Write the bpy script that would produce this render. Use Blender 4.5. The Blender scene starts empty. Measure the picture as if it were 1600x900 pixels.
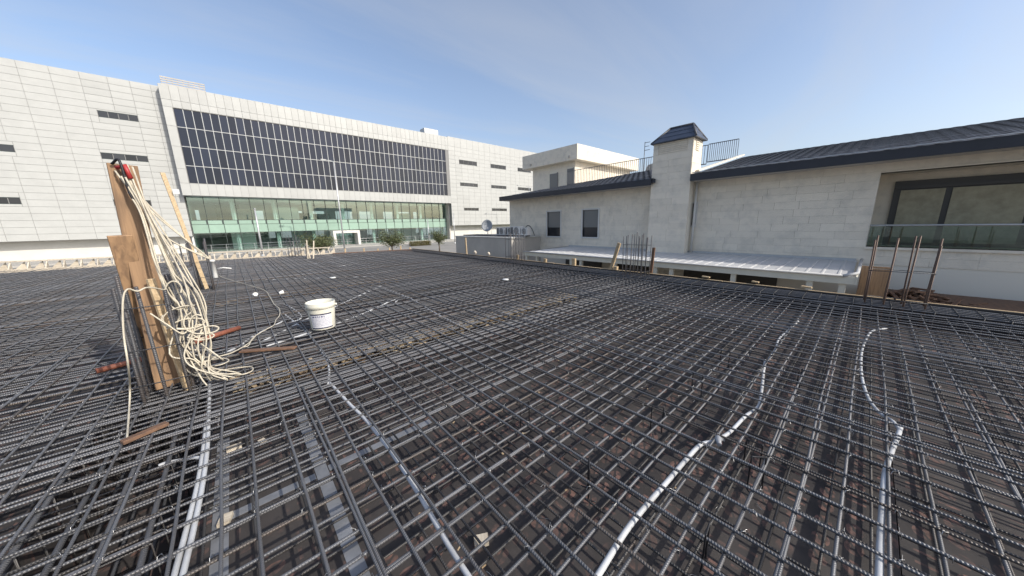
import bpy, bmesh, math, random
from mathutils import Vector, Matrix, noise
R = math.radians
rnd = random.Random(11)
sc = bpy.context.scene
col = sc.collection

# ------------------------------------------------------------------ camera
FPX, TILT, YAW, ROLL, CZ = 485.38, R(11.748), R(41.3585), R(-1.1754), 1.4
CF = Vector((math.sin(YAW)*math.cos(TILT), math.cos(YAW)*math.cos(TILT), -math.sin(TILT)))
_r = Vector((math.cos(YAW), -math.sin(YAW), 0)); _u = _r.cross(CF)
CR = _r*math.cos(ROLL) + _u*math.sin(ROLL); CU = _u*math.cos(ROLL) - _r*math.sin(ROLL)
CP = Vector((0, 0, CZ))
cd = bpy.data.cameras.new('camera'); cam = bpy.data.objects.new('camera', cd); col.objects.link(cam)
cd.sensor_fit = 'HORIZONTAL'; cd.sensor_width = 36; cd.lens = 36*FPX/1600
cd.clip_start = 0.05; cd.clip_end = 5000
m3 = Matrix((CR, CU, -CF)).transposed()
cam.matrix_world = Matrix.Translation(CP) @ m3.to_4x4()
sc.camera = cam
def ray(x, y): return CF*FPX + CR*(x-800) + CU*(450-y)
def onz(x, y, z=0.0):
    d = ray(x, y); return CP + d*((z-CZ)/d.z)
def onx(x, y, X):
    d = ray(x, y); return CP + d*(X/d.x)
def ony(x, y, Y):
    d = ray(x, y); return CP + d*(Y/d.y)

# ------------------------------------------------------------------ light
SUN_EL = R(34); SUN_AZ = math.atan2(0.36, -0.93)          # azimuth measured from +Y towards +X
sdir = Vector((math.sin(SUN_AZ)*math.cos(SUN_EL), math.cos(SUN_AZ)*math.cos(SUN_EL), math.sin(SUN_EL)))
w = bpy.data.worlds.new('World'); sc.world = w; w.use_nodes = True
nt = w.node_tree; nt.nodes.clear()
def N(tree, t, **kw):
    n = tree.nodes.new(t)
    for k, v in kw.items(): setattr(n, k, v)
    return n
sky = N(nt, 'ShaderNodeTexSky', sky_type='NISHITA', sun_disc=False)
sky.sun_elevation = SUN_EL; sky.sun_rotation = SUN_AZ
sky.air_density = 1.0; sky.dust_density = 4.5; sky.ozone_density = 2.0; sky.altitude = 700
bg = N(nt, 'ShaderNodeBackground'); bg.inputs[1].default_value = 0.15
wo = N(nt, 'ShaderNodeOutputWorld')
# thin cirrus: streaky noise over the direction projected on a high flat layer
tc = N(nt, 'ShaderNodeTexCoord'); sep = N(nt, 'ShaderNodeSeparateXYZ'); nt.links.new(tc.outputs['Generated'], sep.inputs[0])
def M(tree, op, a, b=None, c=None):
    n = N(tree, 'ShaderNodeMath', operation=op)
    for i, v in enumerate((a, b, c)):
        if v is None: continue
        if isinstance(v, (int, float)): n.inputs[i].default_value = v
        else: tree.links.new(v, n.inputs[i])
    return n.outputs[0]
zc = M(nt, 'ADD', M(nt, 'MAXIMUM', sep.outputs[2], 0.0), 0.12)
cmb = N(nt, 'ShaderNodeCombineXYZ')
nt.links.new(M(nt, 'DIVIDE', sep.outputs[0], zc), cmb.inputs[0]); nt.links.new(M(nt, 'DIVIDE', sep.outputs[1], zc), cmb.inputs[1])
mp = N(nt, 'ShaderNodeMapping'); nt.links.new(cmb.outputs[0], mp.inputs[0])
mp.inputs['Rotation'].default_value = (0, 0, R(140)); mp.inputs['Scale'].default_value = (0.22, 0.75, 1); mp.inputs['Location'].default_value = (2.2, 4.7, 0)
nz = N(nt, 'ShaderNodeTexNoise'); nt.links.new(mp.outputs[0], nz.inputs[0])
nz.inputs['Scale'].default_value = 1.15; nz.inputs['Detail'].default_value = 9; nz.inputs['Roughness'].default_value = 0.58; nz.inputs['Distortion'].default_value = 1.4
cr = N(nt, 'ShaderNodeValToRGB'); nt.links.new(nz.outputs[0], cr.inputs[0])
cr.color_ramp.elements[0].position = 0.43; cr.color_ramp.elements[1].position = 0.68
# a hazy dry-season sky: even veil, thicker toward the horizon, plus the cirrus
veil = M(nt, 'ADD', M(nt, 'MULTIPLY', M(nt, 'POWER', 2.718, M(nt, 'MULTIPLY', M(nt, 'MAXIMUM', sep.outputs[2], 0.0), -4.6)), 0.50), 0.05)
cfac = M(nt, 'MINIMUM', M(nt, 'ADD', veil, M(nt, 'MULTIPLY', cr.outputs[0], 0.26)), 0.92)
mix = N(nt, 'ShaderNodeMix', data_type='RGBA'); nt.links.new(cfac, mix.inputs[0])
nt.links.new(sky.outputs[0], mix.inputs[6]); mix.inputs[7].default_value = (2.9, 3.0, 3.15, 1)
nt.links.new(mix.outputs[2], bg.inputs[0]); nt.links.new(bg.outputs[0], wo.inputs[0])
sd = bpy.data.lights.new('sun', 'SUN'); sd.energy = 2.8; sd.angle = R(0.5); sd.color = (1.0, 0.94, 0.84)
sun = bpy.data.objects.new('sun', sd); col.objects.link(sun)
sun.rotation_euler = sdir.to_track_quat('Z', 'Y').to_euler()
sc.view_settings.view_transform = 'Standard'; sc.view_settings.look = 'None'
sc.view_settings.exposure = 0.58; sc.view_settings.gamma = 1.0; sc.view_settings.use_curve_mapping = False

# ------------------------------------------------------------------ helpers
def tag(o, label=None, cat=None, group=None, kind=None):
    if label: o['label'] = label
    if cat: o['category'] = cat
    if group: o['group'] = group
    if kind: o['kind'] = kind
    return o
def empty(name, loc=(0, 0, 0), label=None, cat=None, group=None, kind=None, parent=None):
    o = bpy.data.objects.new(name, None); col.objects.link(o); o.location = loc; o.empty_display_size = 0.1
    if parent: o.parent = parent
    return tag(o, label, cat, group, kind)
class MB:
    def __init__(s): s.v = []; s.f = []; s.sm = []
    def box(s, x0, x1, y0, y1, z0, z1):
        b = len(s.v)
        s.v += [(x0,y0,z0),(x1,y0,z0),(x1,y1,z0),(x0,y1,z0),(x0,y0,z1),(x1,y0,z1),(x1,y1,z1),(x0,y1,z1)]
        for q in ((0,3,2,1),(4,5,6,7),(0,1,5,4),(1,2,6,5),(2,3,7,6),(3,0,4,7)): s.f.append(tuple(b+i for i in q)); s.sm.append(False)
        return s
    def bar(s, p, q, a, b, up=(0, 0, 1), jit=0):
        """square-section timber from p to q, a wide, b deep"""
        p, q = Vector(p), Vector(q); d = (q-p).normalized(); u = Vector(up)
        if abs(d.dot(u)) > .95: u = Vector((0, 1, 0))
        x = d.cross(u).normalized(); y = x.cross(d).normalized(); k = len(s.v)
        for e in (p, q):
            for i, j in ((-1,-1),(1,-1),(1,1),(-1,1)):
                s.v.append(tuple(e + x*(a/2*i) + y*(b/2*j)))
        for t in ((0,3,2,1),(4,5,6,7),(0,1,5,4),(1,2,6,5),(2,3,7,6),(3,0,4,7)): s.f.append(tuple(k+i for i in t)); s.sm.append(False)
        return s
    def tube(s, pts, r, n=8, cap=True, smooth=True):
        pts = [Vector(p) for p in pts]; k = len(s.v); m = len(pts)
        prev = None
        for i, p in enumerate(pts):
            d = (pts[min(i+1, m-1)] - pts[max(i-1, 0)]).normalized()
            if prev is None:
                u = Vector((0, 0, 1)) if abs(d.z) < .9 else Vector((1, 0, 0))
            else: u = prev
            x = d.cross(u); 
            if x.length < 1e-6: x = d.cross(Vector((0, 1, 0.01)))
            x.normalize(); y = x.cross(d).normalized(); prev = y
            rr = r[i] if isinstance(r, (list, tuple)) else r
            for j in range(n):
                a = 2*math.pi*j/n
                s.v.append(tuple(p + x*(math.cos(a)*rr) + y*(math.sin(a)*rr)))
        for i in range(m-1):
            for j in range(n):
                s.f.append((k+i*n+j, k+i*n+(j+1) % n, k+(i+1)*n+(j+1) % n, k+(i+1)*n+j)); s.sm.append(smooth)
        if cap:
            s.f.append(tuple(k+j for j in reversed(range(n)))); s.sm.append(False)
            s.f.append(tuple(k+(m-1)*n+j for j in range(n))); s.sm.append(False)
        return s
    def lathe(s, prof, c=(0, 0, 0), n=32, smooth=True):
        k = len(s.v); m = len(prof)
        for r, z in prof:
            for j in range(n):
                a = 2*math.pi*j/n; s.v.append((c[0]+r*math.cos(a), c[1]+r*math.sin(a), c[2]+z))
        for i in range(m-1):
            for j in range(n):
                s.f.append((k+i*n+j, k+i*n+(j+1) % n, k+(i+1)*n+(j+1) % n, k+(i+1)*n+j)); s.sm.append(smooth)
        return s
    def poly(s, pts):
        k = len(s.v); s.v += [tuple(p) for p in pts]; s.f.append(tuple(range(k, k+len(pts)))); s.sm.append(False); return s
    def prism(s, pts, off):
        """closed prism: polygon pts extruded by off"""
        k = len(s.v); n = len(pts); off = Vector(off)
        s.v += [tuple(p) for p in pts] + [tuple(Vector(p)+off) for p in pts]
        s.f.append(tuple(k+i for i in range(n))); s.sm.append(False)
        s.f.append(tuple(k+n+i for i in reversed(range(n)))); s.sm.append(False)
        for i in range(n):
            j = (i+1) % n; s.f.append((k+i, k+n+i, k+n+j, k+j)); s.sm.append(False)
        return s
    def mesh(s, name):
        me = bpy.data.meshes.new(name); me.from_pydata(s.v, [], s.f); me.polygons.foreach_set('use_smooth', s.sm); 
        bm = bmesh.new(); bm.from_mesh(me); bmesh.ops.recalc_face_normals(bm, faces=bm.faces); bm.to_mesh(me); bm.free()
        me.update(); return me
    def build(s, name, mat, parent=None, loc=None):
        return link(name, s.mesh(name), mat, parent, loc)
def link(name, me, mat, parent=None, loc=None):
    o = bpy.data.objects.new(name, me); col.objects.link(o)
    if mat and not me.materials: me.materials.append(mat)
    if parent: o.parent = parent
    if loc is not None: o.location = loc
    return o
def rel(o, parent):
    """make world-built mesh a child of parent that sits at some location"""
    o.parent = parent; o.matrix_parent_inverse = Matrix.Translation(-parent.location); return o
def smooth_path(pts, k=6):
    """Catmull-Rom"""
    pts = [Vector(p) for p in pts]; P = [pts[0]*2-pts[1]] + pts + [pts[-1]*2-pts[-2]]; out = []
    for i in range(1, len(P)-2):
        for j in range(k):
            t = j/k; a, b, c, d = P[i-1], P[i], P[i+1], P[i+2]
            out.append(0.5*((2*b) + (c-a)*t + (2*a-5*b+4*c-d)*t*t + (3*b-a-3*c+d)*t**3))
    out.append(pts[-1]); return out

# ------------------------------------------------------------------ materials
def mat(name, base, rough=0.6, metal=0.0, var=0.0, nscale=5.0, bump=0.0, bscale=40.0, col2=None, lo=0.35, hi=0.7, rand=0.0, spec=0.5, coords='Object', detail=6):
    """principled with noise colour wear, fine bump and a per-object tint"""
    m = bpy.data.materials.new(name); m.use_nodes = True; t = m.node_tree; p = t.nodes['Principled BSDF']
    p.inputs['Roughness'].default_value = rough; p.inputs['Metallic'].default_value = metal; p.inputs['Specular IOR Level'].default_value = spec
    out = None
    tcn = N(t, 'ShaderNodeTexCoord'); src = tcn.outputs[coords] if coords != 'Position' else N(t, 'ShaderNodeNewGeometry').outputs['Position']
    rgb = N(t, 'ShaderNodeRGB'); rgb.outputs[0].default_value = (*base, 1); out = rgb.outputs[0]
    if col2 is not None or var:
        nz = N(t, 'ShaderNodeTexNoise'); t.links.new(src, nz.inputs[0]); nz.inputs['Scale'].default_value = nscale; nz.inputs['Detail'].default_value = detail; nz.inputs['Roughness'].default_value = 0.62
        rp = N(t, 'ShaderNodeMapRange'); t.links.new(nz.outputs[0], rp.inputs[0]); rp.inputs[1].default_value = lo; rp.inputs[2].default_value = hi
        mx = N(t, 'ShaderNodeMix', data_type='RGBA'); t.links.new(rp.outputs[0], mx.inputs[0]); t.links.new(out, mx.inputs[6])
        c2 = col2 if col2 is not None else tuple(c*(1-var) for c in base)
        mx.inputs[7].default_value = (*c2, 1); out = mx.outputs[2]
    if rand:
        oi = N(t, 'ShaderNodeObjectInfo'); rr = N(t, 'ShaderNodeMapRange'); t.links.new(oi.outputs['Random'], rr.inputs[0])
        rr.inputs[3].default_value = 1-rand; rr.inputs[4].default_value = 1+rand
        hs = N(t, 'ShaderNodeHueSaturation'); t.links.new(out, hs.inputs['Color']); t.links.new(rr.outputs[0], hs.inputs['Value']); out = hs.outputs[0]
    t.links.new(out, p.inputs['Base Color'])
    if bump:
        nb = N(t, 'ShaderNodeTexNoise'); t.links.new(src, nb.inputs[0]); nb.inputs['Scale'].default_value = bscale; nb.inputs['Detail'].default_value = 4
        bp = N(t, 'ShaderNodeBump'); bp.inputs['Strength'].default_value = bump; bp.inputs['Distance'].default_value = 0.01
        t.links.new(nb.outputs[0], bp.inputs['Height']); t.links.new(bp.outputs[0], p.inputs['Normal'])
    m['p'] = 1
    return m
def rebar_mat(name, base, rust, period=0.012):
    m = mat(name, base, rough=0.42, metal=0.3, col2=rust, nscale=2.2, lo=0.48, hi=0.8, rand=0.22)
    t = m.node_tree; p = t.nodes['Principled BSDF']
    tcn = N(t, 'ShaderNodeTexCoord'); sp = N(t, 'ShaderNodeSeparateXYZ'); t.links.new(tcn.outputs['Object'], sp.inputs[0])
    # oblique ribs along the bar's own length
    s = M(t, 'SINE', M(t, 'MULTIPLY', M(t, 'ADD', sp.outputs[0], M(t, 'MULTIPLY', sp.outputs[1], 0.5)), 2*math.pi/period))
    bp = N(t, 'ShaderNodeBump'); bp.inputs['Strength'].default_value = 0.9; bp.inputs['Distance'].default_value = 0.0010
    t.links.new(s, bp.inputs['Height']); t.links.new(bp.outputs[0], p.inputs['Normal'])
    return m
def wood_mat(name, c1, c2, rand=0.12, rough=0.75, axis=(3, 40, 40)):
    m = mat(name, c1, rough=rough, rand=rand); t = m.node_tree; p = t.nodes['Principled BSDF']
    tcn = N(t, 'ShaderNodeTexCoord'); mpp = N(t, 'ShaderNodeMapping'); t.links.new(tcn.outputs['Object'], mpp.inputs[0]); mpp.inputs['Scale'].default_value = axis
    nz = N(t, 'ShaderNodeTexNoise'); t.links.new(mpp.outputs[0], nz.inputs[0]); nz.inputs['Scale'].default_value = 1; nz.inputs['Detail'].default_value = 6; nz.inputs['Distortion'].default_value = 0.6
    rp = N(t, 'ShaderNodeMapRange'); t.links.new(nz.outputs[0], rp.inputs[0]); rp.inputs[1].default_value = .35; rp.inputs[2].default_value = .68
    mx = N(t, 'ShaderNodeMix', data_type='RGBA'); t.links.new(rp.outputs[0], mx.inputs[0]); mx.inputs[6].default_value = (*c1, 1); mx.inputs[7].default_value = (*c2, 1)
    hs = [n for n in t.nodes if n.type == 'HUE_SAT']
    if hs: t.links.new(mx.outputs[2], hs[0].inputs['Color'])
    else: t.links.new(mx.outputs[2], p.inputs['Base Color'])
    bp = N(t, 'ShaderNodeBump'); bp.inputs['Strength'].default_value = .35; bp.inputs['Distance'].default_value = .004
    t.links.new(nz.outputs[0], bp.inputs['Height']); t.links.new(bp.outputs[0], p.inputs['Normal'])
    return m
def glass_mat(name, tint, refl=0.12, rough=0.02):
    m = bpy.data.materials.new(name); m.use_nodes = True; t = m.node_tree; t.nodes.clear()
    o = N(t, 'ShaderNodeOutputMaterial'); a = N(t, 'ShaderNodeBsdfTransparent'); a.inputs[0].default_value = (*tint, 1)
    g = N(t, 'ShaderNodeBsdfGlossy'); g.inputs['Roughness'].default_value = rough; g.inputs[0].default_value = (.9, .95, .93, 1)
    fr = N(t, 'ShaderNodeFresnel'); fr.inputs[0].default_value = 1.5
    k = M(t, 'ADD', M(t, 'MULTIPLY', fr.outputs[0], 0.9), refl)
    mx = N(t, 'ShaderNodeMixShader'); t.links.new(k, mx.inputs[0]); t.links.new(a.outputs[0], mx.inputs[1]); t.links.new(g.outputs[0], mx.inputs[2]); t.links.new(mx.outputs[0], o.inputs[0])
    return m

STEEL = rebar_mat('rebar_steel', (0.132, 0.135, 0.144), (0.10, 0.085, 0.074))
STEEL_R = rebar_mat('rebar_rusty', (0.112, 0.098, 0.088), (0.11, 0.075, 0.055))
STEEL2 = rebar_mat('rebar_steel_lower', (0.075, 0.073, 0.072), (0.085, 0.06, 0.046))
STEEL_RUST = rebar_mat('rebar_column_rusty', (0.12, 0.075, 0.055), (0.10, 0.06, 0.042), 0.016)
STEEL_V = rebar_mat('rebar_column', (0.072, 0.072, 0.076), (0.085, 0.06, 0.046), 0.016)
WIRE = mat('tie_wire', (0.42, 0.42, 0.42), rough=.35, metal=.9)
BLACK_WIRE = mat('black_wire', (0.025, 0.025, 0.028), rough=.5, metal=.4)
PVC = mat('pvc_conduit', (0.50, 0.515, 0.53), rough=.42, col2=(0.30, 0.30, 0.30), nscale=3, lo=.45, hi=.8)
PVC_W = mat('pvc_white', (0.74, 0.74, 0.72), rough=.4, var=.2, nscale=4)
CABLE = mat('cable_sheath', (0.58, 0.53, 0.42), rough=.55, col2=(0.40, 0.36, 0.29), nscale=8)
WOOD = wood_mat('board_brown', (0.36, 0.225, 0.125), (0.20, 0.125, 0.075), axis=(34, 34, 2.5))
WOOD_L = wood_mat('timber_pale', (0.52, 0.4, 0.25), (0.36, 0.26, 0.15), axis=(40, 4, 40))
WOOD_W = wood_mat('timber_weathered', (0.60, 0.54, 0.44), (0.42, 0.36, 0.28), axis=(4, 40, 40))
WOOD_D = wood_mat('timber_dark', (0.2, 0.11, 0.065), (0.12, 0.07, 0.045), axis=(6, 40, 40))
PLYEDGE = wood_mat('plywood_edge', (0.05, 0.045, 0.045), (0.03, 0.027, 0.027), axis=(4, 4, 30))
RUSTPIPE = mat('red_oxide', (0.25, 0.085, 0.05), rough=.65, var=.4, nscale=14, bump=.2)
TAPE = mat('joint_tape', (0.30, 0.31, 0.33), rough=.4, metal=.35, var=.35, nscale=6, bump=.15, bscale=25)
PAIL = mat('pail_plastic', (0.72, 0.70, 0.60), rough=.38, var=.12, nscale=6)
CLAD = mat('cladding_panel', (0.42, 0.427, 0.412), rough=.42, metal=.0, rand=.05, var=.09, nscale=.8)
CLAD_BACK = mat('cladding_joint', (0.21, 0.21, 0.205), rough=.7)
MULL = mat('mullion_white', (0.44, 0.45, 0.45), rough=.4, metal=.1)
DARKGLASS = mat('dark_glass', (0.013, 0.018, 0.034), rough=.05, rand=.35, spec=.4)
SLITGLASS = mat('slit_glass', (0.03, 0.032, 0.036), rough=.12, rand=.4)
MULL_D = mat('mullion_dark', (0.035, 0.05, 0.048), rough=.5)
GREEN = mat('green_spandrel', (0.27, 0.39, 0.32), rough=.22, rand=.08, var=.08, nscale=1.5)
GGLASS = glass_mat('green_glass', (0.84, 0.95, 0.92), refl=.08)
BGLASS = glass_mat('balustrade_glass', (0.55, 0.66, 0.62), refl=.06)
PLASTER = mat('plaster_white', (0.62, 0.61, 0.57), rough=.8, var=.12, nscale=.7)
INT_D = mat('interior_dark', (0.22, 0.23, 0.23), rough=.8, var=.3, nscale=.5)
INT_L = mat('interior_pale', (0.68, 0.70, 0.69), rough=.7)
CONC = mat('concrete_grey', (0.47, 0.44, 0.395), rough=.85, var=.18, nscale=.9, bump=.2, bscale=30)
STONE = mat('limestone', (0.75, 0.68, 0.565), rough=.8, col2=(0.58, 0.535, 0.455), nscale=3.2, lo=.46, hi=.78, rand=.05, bump=.5, bscale=38, coords='Position')
STONE_BACK = mat('stone_joint', (0.74, 0.69, 0.59), rough=.9)
TILE = mat('roof_tile', (0.062, 0.064, 0.072), rough=.5, rand=.3, var=.3, nscale=8, bump=.2, bscale=60)
FASCIA = mat('fascia_dark', (0.022, 0.024, 0.034), rough=.45, var=.3, nscale=2)
SHEET = mat('roof_sheet', (0.53, 0.53, 0.525), rough=.62, metal=.0, var=.18, nscale=1.3, rand=.05)
CREAM = mat('cream_steel', (0.68, 0.65, 0.55), rough=.5, var=.08, nscale=3)
RAIL = mat('railing_steel', (0.10, 0.10, 0.11), rough=.5, metal=.5)
ALU = mat('aluminium_pole', (0.52, 0.53, 0.54), rough=.4, metal=.5, var=.12, nscale=4)
ACW = mat('ac_white', (0.66, 0.65, 0.62), rough=.55, var=.15, nscale=5)
ACD = mat('ac_grille', (0.13, 0.13, 0.13), rough=.6)
SHUTTER = mat('window_shutter', (0.16, 0.165, 0.165), rough=.25)
FRAME_W = mat('window_frame', (0.60, 0.59, 0.56), rough=.5)
BRONZE = mat('bronze_frame', (0.05, 0.045, 0.04), rough=.45)
CURTAIN = mat('curtain', (0.42, 0.38, 0.27), rough=.9, var=.3, nscale=6)
GROUND = mat('ground_dust', (0.27, 0.262, 0.25), rough=.95, var=.3, nscale=.25, bump=.3, bscale=6, coords='Position')
PAVE = mat('pavement_concrete', (0.40, 0.385, 0.355), rough=.9, var=.2, nscale=.6, coords='Position')
GRASS = mat('grass', (0.09, 0.11, 0.04), rough=.95, var=.5, nscale=3, bump=.6, bscale=30)
LEAF = mat('tree_leaf', (0.12, 0.135, 0.055), rough=.7, col2=(0.055, 0.07, 0.025), nscale=1.5, lo=.3, hi=.7)
HEDGE = mat('hedge_leaf', (0.13, 0.11, 0.04), rough=.8, col2=(0.08, 0.075, 0.025), nscale=4)
BARK = mat('bark', (0.13, 0.10, 0.075), rough=.9, var=.3, nscale=12)
DISH = mat('dish_grey', (0.30, 0.315, 0.33), rough=.5, var=.1)
CHIP = mat('wood_chip', (0.52, 0.42, 0.27), rough=.9, rand=.2, col2=(0.25, 0.15, 0.08), nscale=3)
RED = mat('red_tape', (0.35, 0.03, 0.03), rough=.5)
NAVY = mat('navy_print', (0.012, 0.016, 0.06), rough=.4)

def ply_material():
    """dark film-faced plywood with the brown-red maker's print repeated over the sheet"""
    m = mat('film_plywood', (0.028, 0.024, 0.024), rough=.8, rand=.2); t = m.node_tree; p = t.nodes['Principled BSDF']
    g = N(t, 'ShaderNodeNewGeometry'); sp = N(t, 'ShaderNodeSeparateXYZ'); t.links.new(g.outputs['Position'], sp.inputs[0])
    u = M(t, 'DIVIDE', sp.outputs[0], 0.135); v = M(t, 'DIVIDE', sp.outputs[1], 0.115)
    row = M(t, 'FLOOR', v); u2 = M(t, 'ADD', u, M(t, 'MULTIPLY', row, 0.37)); cu = M(t, 'FLOOR', u2)
    fx = M(t, 'SUBTRACT', M(t, 'SUBTRACT', u2, cu), 0.5); fy = M(t, 'SUBTRACT', M(t, 'SUBTRACT', v, row), 0.5)
    wn = N(t, 'ShaderNodeTexWhiteNoise', noise_dimensions='2D'); cb = N(t, 'ShaderNodeCombineXYZ'); t.links.new(cu, cb.inputs[0]); t.links.new(row, cb.inputs[1]); t.links.new(cb.outputs[0], wn.inputs[0])
    rl = M(t, 'SQRT', M(t, 'ADD', M(t, 'POWER', M(t, 'ABSOLUTE', fx), 2), M(t, 'POWER', M(t, 'MULTIPLY', M(t, 'ABSOLUTE', fy), 1.15), 2)))
    ring = M(t, 'LESS_THAN', M(t, 'ABSOLUTE', M(t, 'SUBTRACT', rl, 0.22)), 0.12)
    notch = M(t, 'GREATER_THAN', M(t, 'ABSOLUTE', M(t, 'SUBTRACT', fy, M(t, 'MULTIPLY', fx, 0.6))), 0.055)
    glyph = M(t, 'MULTIPLY', ring, notch)
    bar1 = M(t, 'MULTIPLY', M(t, 'LESS_THAN', M(t, 'ABSOLUTE', M(t, 'SUBTRACT', M(t, 'ABSOLUTE', fx), 0.2)), 0.06), M(t, 'LESS_THAN', M(t, 'ABSOLUTE', fy), 0.33))
    pick = M(t, 'GREATER_THAN', wn.outputs[0], 0.42)
    pat = M(t, 'ADD', M(t, 'MULTIPLY', glyph, pick), M(t, 'MULTIPLY', bar1, M(t, 'SUBTRACT', 1.0, pick)))
    # worn: print fades in patches
    nz = N(t, 'ShaderNodeTexNoise'); t.links.new(g.outputs['Position'], nz.inputs[0]); nz.inputs['Scale'].default_value = 2.4; nz.inputs['Detail'].default_value = 8
    wr = N(t, 'ShaderNodeMapRange'); t.links.new(nz.outputs[0], wr.inputs[0]); wr.inputs[1].default_value = .38; wr.inputs[2].default_value = .62
    nz2 = N(t, 'ShaderNodeTexNoise'); t.links.new(g.outputs['Position'], nz2.inputs[0]); nz2.inputs['Scale'].default_value = 26; nz2.inputs['Detail'].default_value = 4
    w2 = N(t, 'ShaderNodeMapRange'); t.links.new(nz2.outputs[0], w2.inputs[0]); w2.inputs[1].default_value = .35; w2.inputs[2].default_value = .6
    fac = M(t, 'MULTIPLY', M(t, 'MULTIPLY', pat, wr.outputs[0]), w2.outputs[0])
    # dust
    nd = N(t, 'ShaderNodeTexNoise'); t.links.new(g.outputs['Position'], nd.inputs[0]); nd.inputs['Scale'].default_value = 0.9; nd.inputs['Detail'].default_value = 9; nd.inputs['Roughness'].default_value = .7
    dr = N(t, 'ShaderNodeMapRange'); t.links.new(nd.outputs[0], dr.inputs[0]); dr.inputs[1].default_value = .4; dr.inputs[2].default_value = .75; dr.inputs[4].default_value = .75
    hs = [n for n in t.nodes if n.type == 'HUE_SAT'][0]
    md = N(t, 'ShaderNodeMix', data_type='RGBA'); t.links.new(dr.outputs[0], md.inputs[0]); t.links.new(hs.outputs[0], md.inputs[6]); md.inputs[7].default_value = (.085, .075, .068, 1)
    mx = N(t, 'ShaderNodeMix', data_type='RGBA'); t.links.new(fac, mx.inputs[0]); t.links.new(md.outputs[2], mx.inputs[6]); mx.inputs[7].default_value = (.18, .10, .08, 1)
    t.links.new(mx.outputs[2], p.inputs['Base Color'])
    return m
PLY = ply_material()


# ------------------------------------------------------------------ cached pieces
_pc = {}
def piece_mesh(wd, ht, dp, ch, mt):
    """a facing piece: width along x, height z, chamfered front at y = -dp, open back"""
    k = (round(wd, 3), round(ht, 3), dp, ch, mt.name)
    if k not in _pc:
        a, b = wd/2, ht/2; v = []
        for (x, z, y) in ((a, b, 0), (a, b, -dp+ch), (a-ch, b-ch, -dp)):
            v += [(-x, y, -z), (x, y, -z), (x, y, z), (-x, y, z)]
        f = [(8, 9, 10, 11)]
        for r_ in (0, 4):
            for i in range(4): j = (i+1) % 4; f.append((r_+i, r_+j, r_+4+j, r_+4+i))
        me = bpy.data.meshes.new('piece'); me.from_pydata(v, [], f); me.materials.append(mt); _pc[k] = me
    return _pc[k]
def cut(rects, y0, y1, x0, x1):
    """intervals of [x0,x1] free of the opening rects in the band y0..y1"""
    iv = [(x0, x1)]
    for (a, b, c, d) in rects:
        if d <= y0+.02 or c >= y1-.02: continue
        nx = []
        for p, q in iv:
            if b <= p or a >= q: nx.append((p, q)); continue
            if a-p > .04: nx.append((p, a))
            if q-b > .04: nx.append((b, q))
        iv = nx
    return iv

# ================================================================== SETTING
gm = MB(); ys = [-300, -60, 24, 40, 56, 120, 900]; zs = [-3.2, -3.2, -3.2, -2.25, -1.80, -1.80, -1.80]; xsg = [-900, -60, 0, 60, 900]
for y, z in zip(ys, zs):
    for x in xsg: gm.v.append((x, y, z))
for i in range(len(ys)-1):
    for j in range(len(xsg)-1):
        k = i*len(xsg)+j; gm.f.append((k, k+1, k+1+len(xsg), k+len(xsg))); gm.sm.append(False)
tag(gm.build('ground', GROUND), kind='structure')
pv = MB(); pv.box(-70, 36, 54.5, 75, -2.4, -1.70); tag(pv.build('pavement', PAVE), kind='structure')
pv = MB(); pv.box(36, 80, 53.0, 60.0, -2.4, -1.78); tag(pv.build('grass_verge', GRASS), kind='structure')

# deck of the slab under construction -------------------------------------------------
DZ = -0.20                     # top of plywood
XR = 7.95                      # right edge
def far_y(x): return 17.95 + (7.9-x)*0.28      # far edge runs slightly askew
deck = empty('formwork_deck', (0, 0, 0), kind='structure')
xl = [-9.2, -7.95, -6.7, -5.45, -4.2, -2.95, -1.7, -1.06]
xr = [-0.43, -0.29, 0.21, 1.46, 2.71, 3.96, 5.21, 6.46, 7.28]
yl = [-3.2+2.5*k for k in range(11)]; yl = [y-0.32+0.2 for y in yl]   # joints pass Y = 2.18
yl = [-2.82, -0.32, 2.18, 4.68, 7.18, 9.68, 12.18, 14.68, 17.18, 19.68, 22.6]
for xs_ in (xl, xr):
    for a, b in zip(xs_[:-1], xs_[1:]):
        for c, d in zip(yl[:-1], yl[1:]):
            e = min(d, far_y((a+b)/2)+.1)
            if e - c < .2: continue
            z = DZ + rnd.uniform(-.003, .001)
            q = MB(); q.box(a+.002, b-.002, c+.002, e-.002, z-.018, z); q.build('plywood_sheet', PLY, deck)
# beam troughs (left beam, right edge beam)
for (a, b) in ((-1.06, -0.43), (7.28, XR-.03)):
    q = MB(); q.box(a, b, -2.82, far_y(a)+.1, -.74, -.70); q.box(a-.02, a, -2.82, far_y(a)+.1, -.74, DZ-.02); q.box(b, b+.02, -2.82, far_y(b)+.1, -.74, DZ-.02)
    q.build('beam_trough', PLY, deck)
for (a, b) in ((-.29, None), (.21, None)):
    q = MB(); q.box(a-.035, a+.035, -1, 3.1, DZ+.001, DZ+.0035); q.build('joint_tape', TAPE, deck)
for a, b, y in ((-.25, .17, 2.18), (.25, 1.0, 2.2)):
    q = MB(); q.box(a, b, y-.03, y+.03, DZ+.0012, DZ+.004); q.build('joint_tape', TAPE, deck)
q = MB(); q.box(-9.3, XR+.02, -2.9, 17.5, -3.3, -.78); lw = q.build('storey_below', CONC); tag(lw, kind='structure')

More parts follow.
